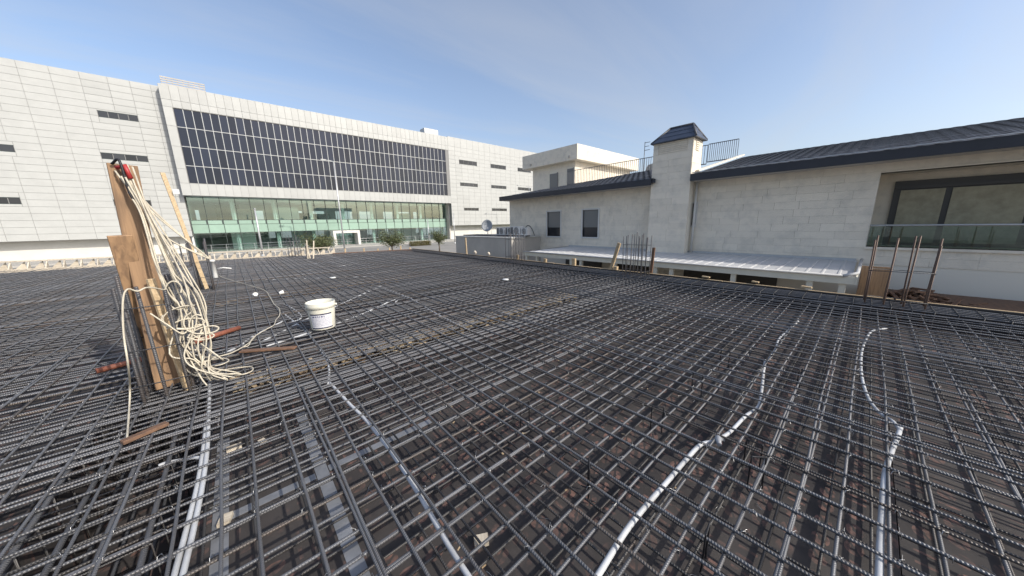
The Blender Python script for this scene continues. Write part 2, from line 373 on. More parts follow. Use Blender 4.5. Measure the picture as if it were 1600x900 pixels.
# rebar -------------------------------------------------------------------------------
D = 0.015
def bar_variants(n, L, r, amp, seg=.35, sides=8, mt=STEEL):
    out = []
    for i in range(n):
        k = int(L/seg); ph = rnd.uniform(0, 99); pts = []
        for j in range(k+1):
            x = -L/2 + L*j/k
            pts.append((x, amp*2.2*noise.noise((x*.22, ph, 0)) + amp*.6*noise.noise((x*.9, ph, 5)), amp*.45*noise.noise((x*.7, ph, 9))))
        me = MB().tube(pts, r, sides).mesh('rebar'); me.materials.append(STEEL_R if mt is STEEL and n > 4 and i == n-1 else mt); out.append(me)
    return out
LA, LB = 24.5, 17.3
vA = bar_variants(11, LA, D/2, .019); vB = bar_variants(11, LB, D/2, .018)
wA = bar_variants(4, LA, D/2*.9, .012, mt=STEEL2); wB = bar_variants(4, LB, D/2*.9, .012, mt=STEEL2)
def put(me, parent, x, y, z, rz):
    o = bpy.data.objects.new('rebar', me); col.objects.link(o); o.parent = parent; o.location = (x, y, z); o.rotation_euler = (rnd.uniform(0, 6.28) if False else 0, 0, rz); return o
top = empty('top_rebar_mat', (0, 0, 0), 'dark steel upper rebar mat covering the whole slab deck', 'rebar mat')
low = empty('bottom_rebar_mat', (0, 0, 0), 'lower rebar mat lying just above the printed plywood', 'rebar mat')
axs = []                        # X positions of the bars that run along Y
x = -0.45
base_x = [-.45, -.28, -.12, .06, .22]
xx = -.45
while xx > -9.0: xx -= .165*rnd.uniform(.88, 1.12); base_x.insert(0, xx)
xx = .22
while xx < 7.2: xx += .165*rnd.uniform(.86, 1.14); base_x.append(xx)
nA = 0
def yoff(xp, L): return far_y(xp) - .12 - L/2
for xp in base_x:
    if xp > 7.25: continue
    put(rnd.choice(vA), top, xp, yoff(xp, LA)+rnd.uniform(-.05, .05), 0.0, math.pi/2 + rnd.uniform(-.0045, .0045)); axs.append(xp)
    if rnd.random() < .16:
        put(rnd.choice(vA), top, xp+.018, rnd.uniform(-9.5, -5.5), 0.001, math.pi/2+rnd.uniform(-.002, .002))
bys = []
y = -2.6
while y < 20.6:
    y += (.15 if y < 2.9 or y > 4.2 else .085)*rnd.uniform(.85, 1.15)
    bys.append(y)
    # askew far edge: shorten by sliding the bar to the left
    xe = min(7.36, 7.9 - (y-17.95+.15)/.28) if y > 17.6 else 7.36
    put(rnd.choice(vB), top, xe - LB/2 + rnd.uniform(-.04, 0), y, -D-.001, rnd.uniform(-.0035, .0035))
    if rnd.random() < .15:
        put(rnd.choice(vB), top, xe + LB/2 - rnd.uniform(1, 6), y+.018, -D-.001, rnd.uniform(-.002, .002)).scale = (1, 1, 1)
extra = empty('extra_rebar', (0, 0, 0), 'extra closely spaced cross bars tied into the middle of the slab mat', 'rebar')
y = 1.75
while y < 14.5:
    y += .19*rnd.uniform(.7, 1.3)
    o = put(rnd.choice(vB), extra, 7.3-LB/2-rnd.uniform(0, 1.5), y, -D-.001-rnd.choice((0, 0, .03, .05)), rnd.uniform(-.006, .006))
# bars slid outwards must not poke past the right edge: shorten those
for o in list(top.children):
    if abs(o.rotation_euler.z) < .1 and o.location.x + LB/2 > 7.4:
        o.location.x = 7.34 - LB/2 - rnd.uniform(0, 5)
xx = -9.0
while xx < 7.2:
    xx += .2*rnd.uniform(.85, 1.15)
    if -1.02 < xx < -.45: continue
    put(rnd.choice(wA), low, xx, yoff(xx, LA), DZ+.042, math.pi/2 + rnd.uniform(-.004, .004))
yy = -2.6
while yy < 19:
    yy += .2*rnd.uniform(.85, 1.15)
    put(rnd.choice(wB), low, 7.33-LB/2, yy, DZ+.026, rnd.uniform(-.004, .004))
# tie wires at the crossings near enough to see
tw = MB()
for xp in axs:
    for yp in bys:
        d2 = xp*xp + yp*yp
        if d2 > 30 or yp < -1 or xp < -2.6 or rnd.random() < .45: continue
        a = rnd.uniform(-.3, .3) + (math.pi/4 if rnd.random() < .5 else -math.pi/4)
        c, s_ = math.cos(a)*.011, math.sin(a)*.011
        j = lambda k=.003: rnd.uniform(-k, k)
        tw.tube([(xp-c+j(), yp-s_+j(), -.014), (xp-c*.7, yp-s_*.7, .007), (xp+c*.7, yp+s_*.7, .009), (xp+c, yp+s_, -.012)], .0014, 3, False)
        l = rnd.uniform(.012, .035); a2 = rnd.uniform(0, 6.28)
        tw.tube([(xp, yp, .009), (xp+math.cos(a2)*l*.6, yp+math.sin(a2)*l*.6, .012+l*.25), (xp+math.cos(a2)*l, yp+math.sin(a2)*l, .010+rnd.uniform(-.012, .012))], .0010, 3, False)
for i in range(90):       # snipped wire ends lying on the deck
    x_, y_ = rnd.uniform(-.2, 4.5), rnd.uniform(-.6, 3.2); a = rnd.uniform(0, 6.28); l = rnd.uniform(.02, .06); b_ = rnd.uniform(-1.2, 1.2)
    tw.tube([(x_, y_, DZ+.004), (x_+l*math.cos(a), y_+l*math.sin(a), DZ+.008), (x_+l*math.cos(a)+l*math.cos(a+b_), y_+l*math.sin(a)+l*math.sin(a+b_), DZ+.004)], .0014, 3, False)
tag(tw.build('tie_wire', WIRE, top), kind='stuff')

# beam cages
def cage(name, label, x0, x1, z0, z1, y0, y1, r, nb, step, loc):
    t = empty(name, (0, 0, 0), label, 'rebar cage')
    vs = bar_variants(2, y1-y0, r, .006, mt=STEEL)
    for i in range(nb):
        xq = x0 + (x1-x0)*i/(nb-1)
        for zq in (z0+r, z1-r):
            put(rnd.choice(vs), t, xq, (y0+y1)/2, zq, math.pi/2)
    sm = MB().tube([(x0-.02, 0, z1+.004), (x0-.02, 0, z0), (x1+.02, 0, z0), (x1+.02, 0, z1+.004), (x0-.02, 0, z1+.004)], .005, 6).mesh('stirrup'); sm.materials.append(STEEL2)
    yy = y0+.1
    while yy < y1: link('stirrup', sm, None, t, (0, yy, 0)); yy += step
    return t
cage('beam_cage', 'long rebar cage of the edge beam along the boards facing the stone house', 7.36, 7.84, -.6, .03, -2.7, 17.6, .011, 5, .2, None)
cage('beam_cage', 'thick-barred rebar cage in the dark trough beside the leaning brown boards', -.98, -.52, -.6, -.035, -2.7, 19.8, .0125, 4, .22, None)

# edge formwork ------------------------------------------------------------------------
ef = empty('edge_board', (XR, 0, 0), 'dark plywood edge board with pale timber cap along the stone house side', 'formwork')
yy = -2.9
while yy < 17.9:
    e = min(yy+2.44, 18.0)
    rel(MB().box(XR-.009, XR+.009, yy+.003, e-.003, -.75, .048).build('plywood_sheet', PLYEDGE), ef)
    rel(MB().box(XR+.010, XR+.055, yy+.003+rnd.uniform(0, .02), e-.003, -.03, .055+rnd.uniform(-.006, .006)).build('timber_cap', WOOD_L), ef)
    yy += 2.44
ff = empty('edge_formwork', (0, 21, 0), 'whitish timber edge formwork with triangular braces on the far side of the slab', 'formwork')
x = -9.2
while x < 3.9:
    e = min(x+2.6, 3.9); ya, yb = far_y(x), far_y(e)
    rel(MB().bar((x, ya, -.10), (e-.01, yb, -.10), .03, .26).build('side_board', WOOD_W), ff)
    rel(MB().bar((x, ya+.42, .31), (e-.01, yb+.42, .31), .09, .05).build('top_rail', WOOD_W), ff)
    x = e
x = -9.1
while x < 3.9:
    y0 = far_y(x)
    rel(MB().prism([(x, y0+.03, -.03), (x, y0+.40, -.03), (x, y0+.40, .285)], (.035, 0, 0)).build('brace', WOOD_W), ff)
    rel(MB().prism([(x+.04, y0+.41, -.06), (x+.34, y0+.41, -.06), (x+.34, y0+.41, .285)], (0, .03, 0)).build('gusset', WOOD_W), ff)
    x += .46
fr = empty('edge_formwork', (6, 18.5, 0), 'low dark board with timber pegs closing the far right corner of the slab', 'formwork')
rel(MB().bar((3.92, far_y(3.92), -.10), (7.93, far_y(7.93), -.10), .03, .24).build('side_board', WOOD_D), fr)
for x in (4.5, 5.4, 6.1, 6.7, 7.3, 7.8):
    rel(MB().bar((x, far_y(x)+.06, -.3), (x+.01, far_y(x)+.06, rnd.uniform(.12, .3)), .07, .05).build('peg', WOOD_L), fr)

# ================================================================== LEFT BUILDING
B = empty('office_building', (16, 61, -1.7), 'long white clad office block with dark ribbon glazing and green glass ground floor', 'building')
def bp(mb, name, mt, parent=None):
    o = mb.build(name, mt); o.parent = parent or B
    if not parent: o.matrix_parent_inverse = Matrix.Translation(-B.location)
    return o
# cores
bp(MB().box(-4.1, 36.0, 60.04, 60.9, 16.45, 19.0).box(-4.1, 36.0, 60.04, 60.9, 5.90, 7.45).box(-4.1, -3.2, 60.04, 60.9, 7.45, 16.45).box(35.3, 36.0, 60.04, 60.9, 7.45, 16.45)
   .box(-4.1, 36, 60.9, 75, 16.9, 19.0), 'frame_core', CLAD_BACK)
bp(MB().box(-60, -4.1, 61.24, 75, .55, 19.0), 'left_wall_core', CLAD_BACK)
bp(MB().box(36.0, 75, 60.04, 75, 1.2, 19.15), 'right_wall_core', CLAD_BACK)
bp(MB().box(-60, -4.4, 62.6, 63, -1.75, .55), 'base_wall', PLASTER)
bp(MB().box(36.0, 75, 61.6, 62, -1.9, 1.2), 'base_wall', PLASTER)
bp(MB().box(35.75, 36.0, 60.9, 62.4, -1.75, 5.9), 'return_wall', CONC)
bp(MB().box(-4.1, 36, 60.9, 61.95, 5.86, 5.9), 'soffit', CLAD)
# panels: (u0,u1,z0,z1,plane)
pan = []
G = .024
bay = .838
# top rows over the ribbon, bottom row
us = [-3.2+bay*i for i in range(48) if -3.2+bay*i < 36.3]
us = [-4.1] + us; us[-1] = 36.0
for a, b in zip(us[:-1], us[1:]):
    pan.append((a, b, 17.35, 19.05, 60.04)); pan.append((a, b, 16.5, 17.35, 60.04)); pan.append((a, b, 5.86, 7.4, 60.04))
zz = [7.4, 9.2, 11.9, 14.3, 16.5]
for c, d in zip(zz[:-1], zz[1:]): pan.append((-4.1, -3.25, c, d, 60.04))
lslit = [(-9.6, -6.5, 14.5, 15.2), (-10.2, -6.5, 9.85, 10.55), (-10.2, -7.15, 4.5, 5.2)]
for k in range(1, 5):
    for s_ in lslit[:3]: lslit.append((s_[0]-9.4*k, s_[1]-9.4*k, s_[2], s_[3])) if len(lslit) < 15 else None
zl = [.55]
while zl[-1] < 18.6: zl.append(zl[-1]+.74)
zl[-1] = 19.05
vl = [-4.1, -4.85, -6.5, -8.2, -10.2]
while vl[-1] > -40: vl.append(vl[-1]-2.0)
far_left = []
for c, d in zip(zl[:-1], zl[1:]):
    for a, b in zip(vl[:-1], vl[1:]):
        # a > b
        for p, q in cut(lslit, c, d, b, a):
            (pan if a > -10 else far_left).append((p, q, c, d, 61.24))
rs = []
for i, x0 in enumerate((38.5, 47.0, 55.5, 64)):
    for z0, z1 in ((14.1, 14.95), (9.6, 10.3), (4.4, 5.0)):
        a = x0 + (.7 if z0 < 5 and i == 0 else 0)
        rs.append((a, x0+4.65, z0, z1))
zr = [1.2]
while zr[-1] < 16.3: zr.append(zr[-1]+.8)
zr += [17.35, 19.2]
zr[-3] = 16.5
ur = [36.0]
while ur[-1] < 72: ur.append(ur[-1]+1.55)
right_p = []
for c, d in zip(zr[:-1], zr[1:]):
    for a, b in zip(ur[:-1], ur[1:]):
        for p, q in cut(rs, c, d, a, b): right_p.append((p, q, c, d, 60.04))
for S in rs:
    for c, d in zip(zr[:-1], zr[1:]):
        if d <= S[2]+.02 or c >= S[3]-.02: continue
        if S[2]-c > .08: right_p.append((S[0], S[1], c, S[2], 60.04))
        if d-S[3] > .08: right_p.append((S[0], S[1], S[3], d, 60.04))
for S in lslit:
    for c, d in zip(zl[:-1], zl[1:]):
        if d <= S[2]+.02 or c >= S[3]-.02: continue
        if S[2]-c > .08: (pan if S[1] > -10 else far_left).append((S[0], S[1], c, S[2], 61.24))
        if d-S[3] > .08: (pan if S[1] > -10 else far_left).append((S[0], S[1], S[3], d, 61.24))
right_p.sort(key=lambda t: t[0])
def add_panel(t):
    a, b, c, d, pl = t
    o = bpy.data.objects.new('panel', piece_mesh(b-a-G, d-c-G, .04, .006, CLAD)); col.objects.link(o); o.parent = B
    o.location = Vector(((a+b)/2, pl, (c+d)/2)) - B.location
many = pan + right_p
for t in many[:300]: add_panel(t)
q = MB()
for a, b, c, d, pl in many[300:] + far_left: q.box(a+G/2, b-G/2, pl-.04, pl, c+G/2, d-G/2)
tag(bp(q, 'panel', CLAD), kind='stuff')
for (a, b, c, d) in rs + lslit:
    pl = 60.04 if a > 0 else 61.24
    if a > 60 or b < -25: continue
    n = 4; f = bp(MB().box(a, b, pl-.03, pl+.02, c, c+.05).box(a, b, pl-.03, pl+.02, d-.05, d), 'slit_window', MULL_D)
    for i in range(n):
        wv = (b-a)/n
        o = MB().box(a+wv*i+.03, a+wv*(i+1)-.03, pl-.02, pl+.01, c+.05, d-.05).build('pane', SLITGLASS); o.parent = f
# ribbon glazing
zrows = [7.45, 9.62, 11.97, 14.28, 16.45]
nb = 46; bw = (35.3+3.2)/nb
for i in range(nb):
    for c, d in zip(zrows[:-1], zrows[1:]):
        o = bpy.data.objects.new('window_pane', piece_mesh(bw-.06, d-c-.06, .02, .004, DARKGLASS)); col.objects.link(o); o.parent = B
        o.location = Vector((-3.2+bw*(i+.5), 60.14, (c+d)/2)) - B.location; o.rotation_euler = (rnd.uniform(-.004, .004), 0, rnd.uniform(-.004, .004))
mv = MB().box(-.032, .032, -.05, .02, 7.45, 16.45).mesh('mullion'); mv.materials.append(MULL)
for i in range(1, nb): link('mullion', mv, None, B, Vector((-3.2+bw*i, 60.12, 0)) - B.location)
for z in zrows[1:-1]: bp(MB().box(-3.2, 35.3, 60.08, 60.16, z-.035, z+.035), 'transom', MULL)
bp(MB().box(-3.2, 35.3, 60.2, 60.9, 7.45, 16.45), 'glazing_back', INT_D)
# green glass lower storeys
GY = 62.0; gb = 1.655; gx0 = -4.0
k = 0; x = gx0
gl_rows = [(2.74, 5.86, GGLASS), (2.14, 2.66, GREEN), (.92, 2.08, GREEN), (-1.66, .86, GGLASS)]
while x < 35.7:
    e = min(x+gb, 35.75)
    for c, d, mt in gl_rows:
        if 12.8 < x+.8 < 16.8 and d < 1: 
            pass
        bp(MB().box(x+.03, e-.03, GY-.012 - (.03 if mt is GREEN else 0), GY+.012, c, d), 'glass_pane' if mt is GGLASS else 'spandrel_pane', mt)
    bp(MB().box(x-.028, x+.028, GY-.10, GY+.05, -1.7, 5.86), 'mullion', MULL_D)
    bp(MB().box(e-.52, e-.08, GY-.10, GY-.04, 2.2, 2.62) if False else MB().box(e-.16, e-.05, GY-.07, GY-.045, 2.1, 2.7), 'bracket', MULL_D)
    x = e
for c, d in ((2.66, 2.74), (2.08, 2.14), (.86, .92), (-1.72, -1.66)): bp(MB().box(-4.0, 35.75, GY-.05, GY+.05, c, d), 'transom', MULL_D)
bp(MB().box(-4.0, 35.75, 62.3, 75, 1.2, 2.5), 'floor_slab', INT_L)
bp(MB().box(-4.1, 35.9, 62.1, 75, 5.6, 5.86), 'ceiling', INT_L)
q = MB().box(-4.1, 36, 74, 74.3, -1.7, -.4).box(-4.1, 36, 74, 74.3, 4.6, 5.6).box(-4.1, 36, 74, 74.3, .9, 3.0)
x = -4.1
while x < 35:
    wv = rnd.uniform(.8, 2.4); q.box(x, x+wv, 74, 74.3, -.4, .9); q.box(x+.5, x+wv+.3, 74, 74.3, 3.0, 4.6); x += wv+rnd.uniform(1.5, 4)
bp(q, 'back_wall', INT_L)
bp(MB().box(-4.3, -4.05, 62.1, 74, -1.7, 5.6), 'side_wall', INT_L)
x = -2.5
while x < 35: 
    wv = rnd.uniform(1.2, 3.4)
    if rnd.random() < .75:
        lo_ = rnd.random() < .55
        z0, z1 = (-1.7, 1.2) if lo_ else (2.5, rnd.uniform(3.8, 5.6))
        yq = rnd.uniform(65, 71); bp(MB().box(x, x+wv, yq, yq+.2, z0, z1), 'partition', rnd.choice((INT_D, INT_D, INT_L)))
    x += rnd.uniform(.8, 2.2)
for i in range(8):
    x = .6+4.95*i
    bp(MB().lathe([(.26, -1.7), (.26, 5.6)], (x, 63.2, 0), 16), 'column', INT_L)
bp(MB().tube([(-3, 61.3, -.75), (35.4, 61.3, -.75)], .03, 6).tube([(-3, 61.3, -1.15), (35.4, 61.3, -1.15)], .02, 6), 'handrail', ALU)
for i in range(24):
    x = -2.5+1.6*i; bp(MB().box(x-.02, x+.02, 61.28, 61.32, -1.7, -.72), 'handrail_post', ALU)
# portal
po = bp(MB().box(12.7, 13.1, 59.6, 61.9, -1.7, .35).box(16.5, 16.9, 59.6, 61.9, -1.7, .35).box(12.7, 16.9, 59.6, 61.9, .352, .78), 'entrance_portal', PLASTER)
for a in (13.2, 14.05, 14.9, 15.75):
    o = MB().box(a+.03, a+.8, 61.70, 61.73, -1.62, .3).box(a-.03, a+.03, 61.66, 61.76, -1.7, .35).build('door_leaf', GGLASS); o.parent = po
# rooftop
q = MB()
for i in range(6): q.box(-3.9, .2, 62.0, 62.05, 19.05+i*.27, 19.2+i*.27)
for i in range(9): q.box(-3.9+i*.5, -3.84+i*.5, 62.06, 62.12, 19.0, 20.55)
bp(q, 'roof_screen', CONC)
q = MB().box(33, 36.2, 64, 66, 19, 21.2)
for i in range(3): q.lathe([(.4, 2.2), (.4, 2.32), (.05, 2.32)], (33.6+i, 65, 19), 14)
bp(q, 'roof_chiller', MULL)

# ================================================================== STONE HOUSE
XW = 12.0
H = empty('stone_house', (XW, 4, -3.2), 'pale limestone house with dark tiled roof, chimney stack and roof terrace', 'house')
def hp(mb, name, mt, parent=None):
    o = mb.build(name, mt); o.parent = parent or H
    if not parent: o.matrix_parent_inverse = Matrix.Translation(-H.location)
    return o
openings = [(9.97, 10.83, .73, 1.92), (7.86, 8.68, .73, 1.92), (4.0, 4.14, 1.2, 1.95), (-3.4, -.02, .64, 2.42)]
wq = MB()
# wall core with openings: bands
def wall_bands(q, x0, x1, y0, y1, z0, z1, ops):
    zs_ = sorted({z0, z1, *[o[2] for o in ops if z0 < o[2] < z1], *[o[3] for o in ops if z0 < o[3] < z1]})
    for c, d in zip(zs_[:-1], zs_[1:]):
        for a, b in cut(ops, c, d, y0, y1): q.box(x0, x1, a, b, c, d)
wall_bands(wq, XW+.03, XW+.33, -9, 13.7, -3.2, 2.66, openings)
wq.box(XW+.33, 19, 13.4, 13.7, -3.2, 2.66); wq.box(XW+.33, 19, -9, -8.7, -3.2, 2.66)
wall = hp(wq, 'wall', STONE_BACK)
stone_specs = []
def courses(parent, plane, facing, u0, u1, z0, z1, ops, hgt=.205, mat_=STONE, lmin=.4, lmax=.85, dp=.015):
    n = max(1, round((z1-z0)/hgt)); h = (z1-z0)/n
    for i in range(n):
        c, d = z0+i*h, z0+(i+1)*h
        for a, b in cut(ops, c+.03, d-.03, u0, u1):
            p = a
            while p < b-.01:
                l = round(rnd.uniform(lmin, lmax)/.05)*.05
                if b-(p+l) < .25: l = b-p
                loc = (plane, p+l/2, c+h/2) if facing == '-X' else (p+l/2, plane, c+h/2)
                stone_specs.append((loc[0]**2+loc[1]**2+(1e4 if loc[1] < -1.5 else 0), loc, facing, l-.0025, h-.0025, round(dp + rnd.choice((-.002, 0, .002)), 3), parent))
                p += l
def lay_stones():
    stone_specs.sort(key=lambda t: t[0]); rest = {}
    for k_, (_, loc, facing, l, h, dp, parent) in enumerate(stone_specs):
        if k_ < 300:
            o = bpy.data.objects.new('stone', piece_mesh(l, h, dp, .0015, STONE)); col.objects.link(o); o.parent = parent; o.location = loc
            if facing == '-X': o.rotation_euler = (0, 0, -math.pi/2)
        else:
            q = rest.setdefault(parent.name, (parent, MB()))[1]
            if facing == '-X': q.box(loc[0]-dp, loc[0], loc[1]-l/2, loc[1]+l/2, loc[2]-h/2, loc[2]+h/2)
            else: q.box(loc[0]-l/2, loc[0]+l/2, loc[1]-dp, loc[1], loc[2]-h/2, loc[2]+h/2)
    for parent, q in rest.values(): tag(q.build('stone', STONE, parent), kind='stuff')
courses(wall, XW+.03, '-X', -3.6, 4.05, .2, 2.66, openings)
courses(wall, XW+.03, '-X', 5.38, 13.72, .2, 2.66, openings)
# windows
def win(y0, y1, z0, z1, fr=.045, mt=SHUTTER, depth=.10, sill=True):
    f = hp(MB().box(XW-.02, XW+.10, y0-.06, y0, z0-.06, z1+.06).box(XW-.02, XW+.10, y1, y1+.06, z0-.06, z1+.06)
           .box(XW-.02, XW+.10, y0, y1, z1, z1+.06).box(XW-.03, XW+.10, y0, y1, z0-.06, z0), 'window', FRAME_W)
    o = MB().box(XW+.06, XW+.09, y0, y1, z0+ (z1-z0)*.36, z1).build('shutter', mt); o.parent = f
    o = MB().box(XW+.075, XW+.09, y0, y1, z0, z0+(z1-z0)*.36).build('pane', SLITGLASS); o.parent = f
win(9.97, 10.83, .73, 1.92); win(7.86, 8.68, .73, 1.92)
f = hp(MB().box(XW-.02, XW+.1, 3.96, 4.0, 1.14, 2.0).box(XW-.02, XW+.1, 4.14, 4.2, 1.14, 2.0).box(XW-.02, XW+.1, 4.0, 4.14, 1.95, 2.0).box(XW-.02, XW+.1, 4.0, 4.14, 1.14, 1.2), 'window', FRAME_W)
o = MB().box(XW+.05, XW+.08, 4.0, 4.14, 1.2, 1.95).build('pane', SLITGLASS); o.parent = f
# recessed balcony at the right
bal = hp(MB().box(XW+.03, XW+1.0, -.02, .0, .6, 2.45).box(XW+.0, XW+1.0, -3.4, -.02, 2.42, 2.45).box(XW-.03, XW+1.0, -3.4, .0, .58, .64).box(XW+1.0, XW+1.1, -3.4, 0, .64, 2.42), 'balcony', STONE)
def bal_part(mb, name, mt):
    o = mb.build(name, mt); o.parent = bal
bal_part(MB().box(XW+.93, XW+.985, -3.2, -.30, .64, 2.25).box(XW+.88, XW+.95, -3.2, -.30, 2.05, 2.12), 'door_frame', BRONZE)
bal_part(MB().box(XW+.90, XW+.925, -1.1, -.42, .72, 2.02), 'door_pane', CURTAIN)
bal_part(MB().box(XW+.90, XW+.925, -2.2, -1.2, .72, 2.02), 'door_pane', CURTAIN)
bal_part(MB().box(XW-.005, XW+.008, -3.35, -.03, .66, 1.14), 'balustrade_glass', BGLASS)
bal_part(MB().tube([(XW, -3.38, 1.17), (XW, -.02, 1.17)], .022, 8), 'balustrade_rail', ALU)
# roof planes
EX, EZ, PIT = 11.4, 2.85, .21
def roof_z(x): return EZ + (x-EX)*PIT
tile_n = 0
def roof(name, edge_fn, y0, y1, xmax, tiles, lim):
    """slope rising in +X; edge_fn(x) -> (ya, yb) extent along Y"""
    n = 12; vs = []
    q = MB()
    pts_a = []; pts_b = []
    for i in range(n+1):
        x = EX + (xmax-EX)*i/n; a, b = edge_fn(x); pts_a.append((x, a, roof_z(x)-.03)); pts_b.append((x, b, roof_z(x)-.03))
    q.prism(pts_a + pts_b[::-1], (0, 0, -.12))
    r_ = hp(q, name, FASCIA)
    # tiles: shallow waves, shared mesh
    tw_, tl = .24, .36
    if 'tile' not in _pc:
        prof = [(-.125, 0), (-.08, .007), (-.03, .009), (.02, .007), (.06, .001), (.125, .0)]
        v = []; fs = []
        for k_, (xx_, lift) in enumerate(((0, .018), (.40, 0))):
            for (yy_, zz_) in prof: v.append((xx_, yy_, zz_+lift))
        for (yy_, zz_) in prof: v.append((0, yy_, zz_-.012))
        m_ = len(prof)
        for j in range(m_-1): fs.append((j, j+1, m_+j+1, m_+j)); fs.append((2*m_+j, 2*m_+j+1, j+1, j))
        me = bpy.data.meshes.new('tile'); me.from_pydata(v, [], fs); me.materials.append(TILE); _pc['tile'] = me
    cnt = 0; x = EX-.02; rest = MB(); ang = -math.atan(PIT)
    spots = []
    while x < xmax-.1:
        a, b = edge_fn(x+.15); y = a + .15
        while y < b-.1: spots.append((x, y)); y += tw_
        x += tl*math.cos(ang)
    spots.sort(key=lambda s_: s_[0]**2+s_[1]**2)
    for (x, y) in spots:
        if cnt < lim:
            o = bpy.data.objects.new('tile', _pc['tile']); col.objects.link(o); o.parent = r_
            o.location = (x, y, roof_z(x)-.02+rnd.uniform(-.003, .003)); o.rotation_euler = (0, ang, rnd.uniform(-.008, .008)); cnt += 1
        else:
            k_ = len(rest.v)
            for v_ in _pc['tile'].vertices: 
                c = v_.co; rest.v.append((x+c.x*math.cos(ang)+c.z*math.sin(ang), y+c.y, roof_z(x)-.02 - c.x*math.sin(ang)+c.z*math.cos(ang)))
            for p_ in _pc['tile'].polygons: rest.f.append(tuple(k_+i for i in p_.vertices)); rest.sm.append(False)
    if rest.v:
        o = rest.build('tile', TILE); o.parent = r_; tag(o, kind='stuff')
    return r_
rr_ = roof('roof', lambda x: (-6.5, 4.06), -6.5, 4.06, 17.1, None, 220)
rl_ = roof('roof', lambda x: (5.2 + (x-EX)*.5, 13.8-(x-EX)), 5.2, 13.8, 17.0, None, 80)
hp(MB().box(EX-.05, EX+.0, -6.5, 4.06, EZ-.22, EZ+.0), 'fascia', FASCIA)
hp(MB().box(EX-.05, EX+.0, 5.34, 13.82, EZ-.22, EZ+.0).box(EX, XW+5, 13.80, 13.85, EZ-.22, EZ), 'fascia', FASCIA)
hp(MB().box(EX, XW+.03, -6.5, 4.06, 2.64, 2.66).box(EX, XW+.03, 5.34, 13.8, 2.64, 2.66), 'soffit', CONC)
hp(MB().tube([(EX-.09, -6.4, EZ+.02), (EX-.09, 4.0, EZ+.02)], .014, 6), 'gutter_lip', ALU)
# verge strip of the right roof
hp(MB().bar((EX+.5, 4.07, roof_z(EX+.5)+.04), (17.1, 4.07, roof_z(17.1)+.06), .14, .05), 'verge_cap', STONE)
hp(MB().box(XW+.4, 19.5, 4.2, 13.4, 2.7, 2.8), 'terrace_floor', CONC)
hp(MB().box(17.1, 17.4, -6.5, 4.0, 2.66, roof_z(17.1)-.05), 'ridge_wall', STONE)
# chimney
cq = MB().box(11.53, XW+.35, 4.13, 5.37, .2, 4.02); chim = hp(cq, 'chimney', STONE_BACK)
courses(chim, 11.53, '-X', 4.10, 5.40, .25, 3.62, [], lmin=.5, lmax=.8)
courses(chim, 4.13, '-Y', 11.50, XW+.35, 2.86, 3.62, [], lmin=.4, lmax=.6)
courses(chim, 11.53, '-X', 4.10, 4.28, 3.62, 4.02, []); courses(chim, 11.53, '-X', 5.22, 5.40, 3.62, 4.02, [])
courses(chim, 4.13, '-Y', 11.50, 11.75, 3.62, 4.02, []); courses(chim, 4.13, '-Y', 12.05, 12.35, 3.62, 4.02, [])
for i in range(6):
    z = 3.65+i*.06
    hp(MB().prism([(11.505, 4.29, z), (11.505, 4.29, z+.03), (11.54, 4.29, z+.05), (11.54, 4.29, z+.02)], (0, .92, 0)), 'louvre', STONE, chim)
    hp(MB().prism([(11.77, 4.105, z), (11.77, 4.105, z+.03), (11.77, 4.14, z+.05), (11.77, 4.14, z+.02)], (.26, 0, 0)), 'louvre', STONE, chim)
cx0, cx1, cy0, cy1, cz = 11.43, 12.42, 4.02, 5.45, 4.02
ridx = (cx0+cx1)/2
pts = [(cx0, cy0, cz), (cx1, cy0, cz), (cx1, cy1, cz), (cx0, cy1, cz)]
q = MB()
for (a0, a1) in ((0, .34), (.34, .67), (.67, 1)):     # three courses of cap tiles, each a step proud
    def lvl(t, o=0):
        return [(cx0+(ridx-.02-cx0)*t-o, cy0+.30*t-o, cz+.48*t), (cx1-(cx1-ridx-.02)*t+o, cy0+.30*t-o, cz+.48*t), (cx1-(cx1-ridx-.02)*t+o, cy1-.42*t+o, cz+.48*t), (cx0+(ridx-.02-cx0)*t-o, cy1-.42*t+o, cz+.48*t)]
    A_, B_ = lvl(a0, .02), lvl(a1, 0); k_ = len(q.v); q.v += [(p[0], p[1], p[2]-.03) for p in A_] + A_ + B_
    for base_ in (0, 4):
        for i in range(4): j = (i+1) % 4; q.f.append((k_+base_+i, k_+base_+j, k_+base_+4+j, k_+base_+4+i)); q.sm.append(False)
    if a0 == 0: q.f.append((k_, k_+1, k_+2, k_+3)); q.sm.append(False)
    if a1 == 1: q.f.append((k_+8, k_+9, k_+10, k_+11)); q.sm.append(False)
capo = hp(q, 'chimney_cap', mat('cap_tile', (0.045, 0.06, 0.095), rough=.45, var=.3, nscale=6, bump=.3, bscale=30), chim)
L1 = lvl(1); 
for i in range(4):
    hp(MB().tube([Vector(pts[i])+Vector((0, 0, .0)), Vector(L1[i])+Vector((0, 0, .01))], .035, 6), 'hip_cap', TILE, chim)
hp(MB().tube([L1[0], L1[3]], .04, 6), 'ridge_cap', TILE, chim)
hp(MB().tube([(XW-.09, 4.02, 2.62), (XW-.09, 4.02, .28)], .04, 10).tube([(XW-.09, 4.02, 2.62), (XW+.0, 4.02, 2.66)], .04, 8), 'downpipe', FRAME_W)
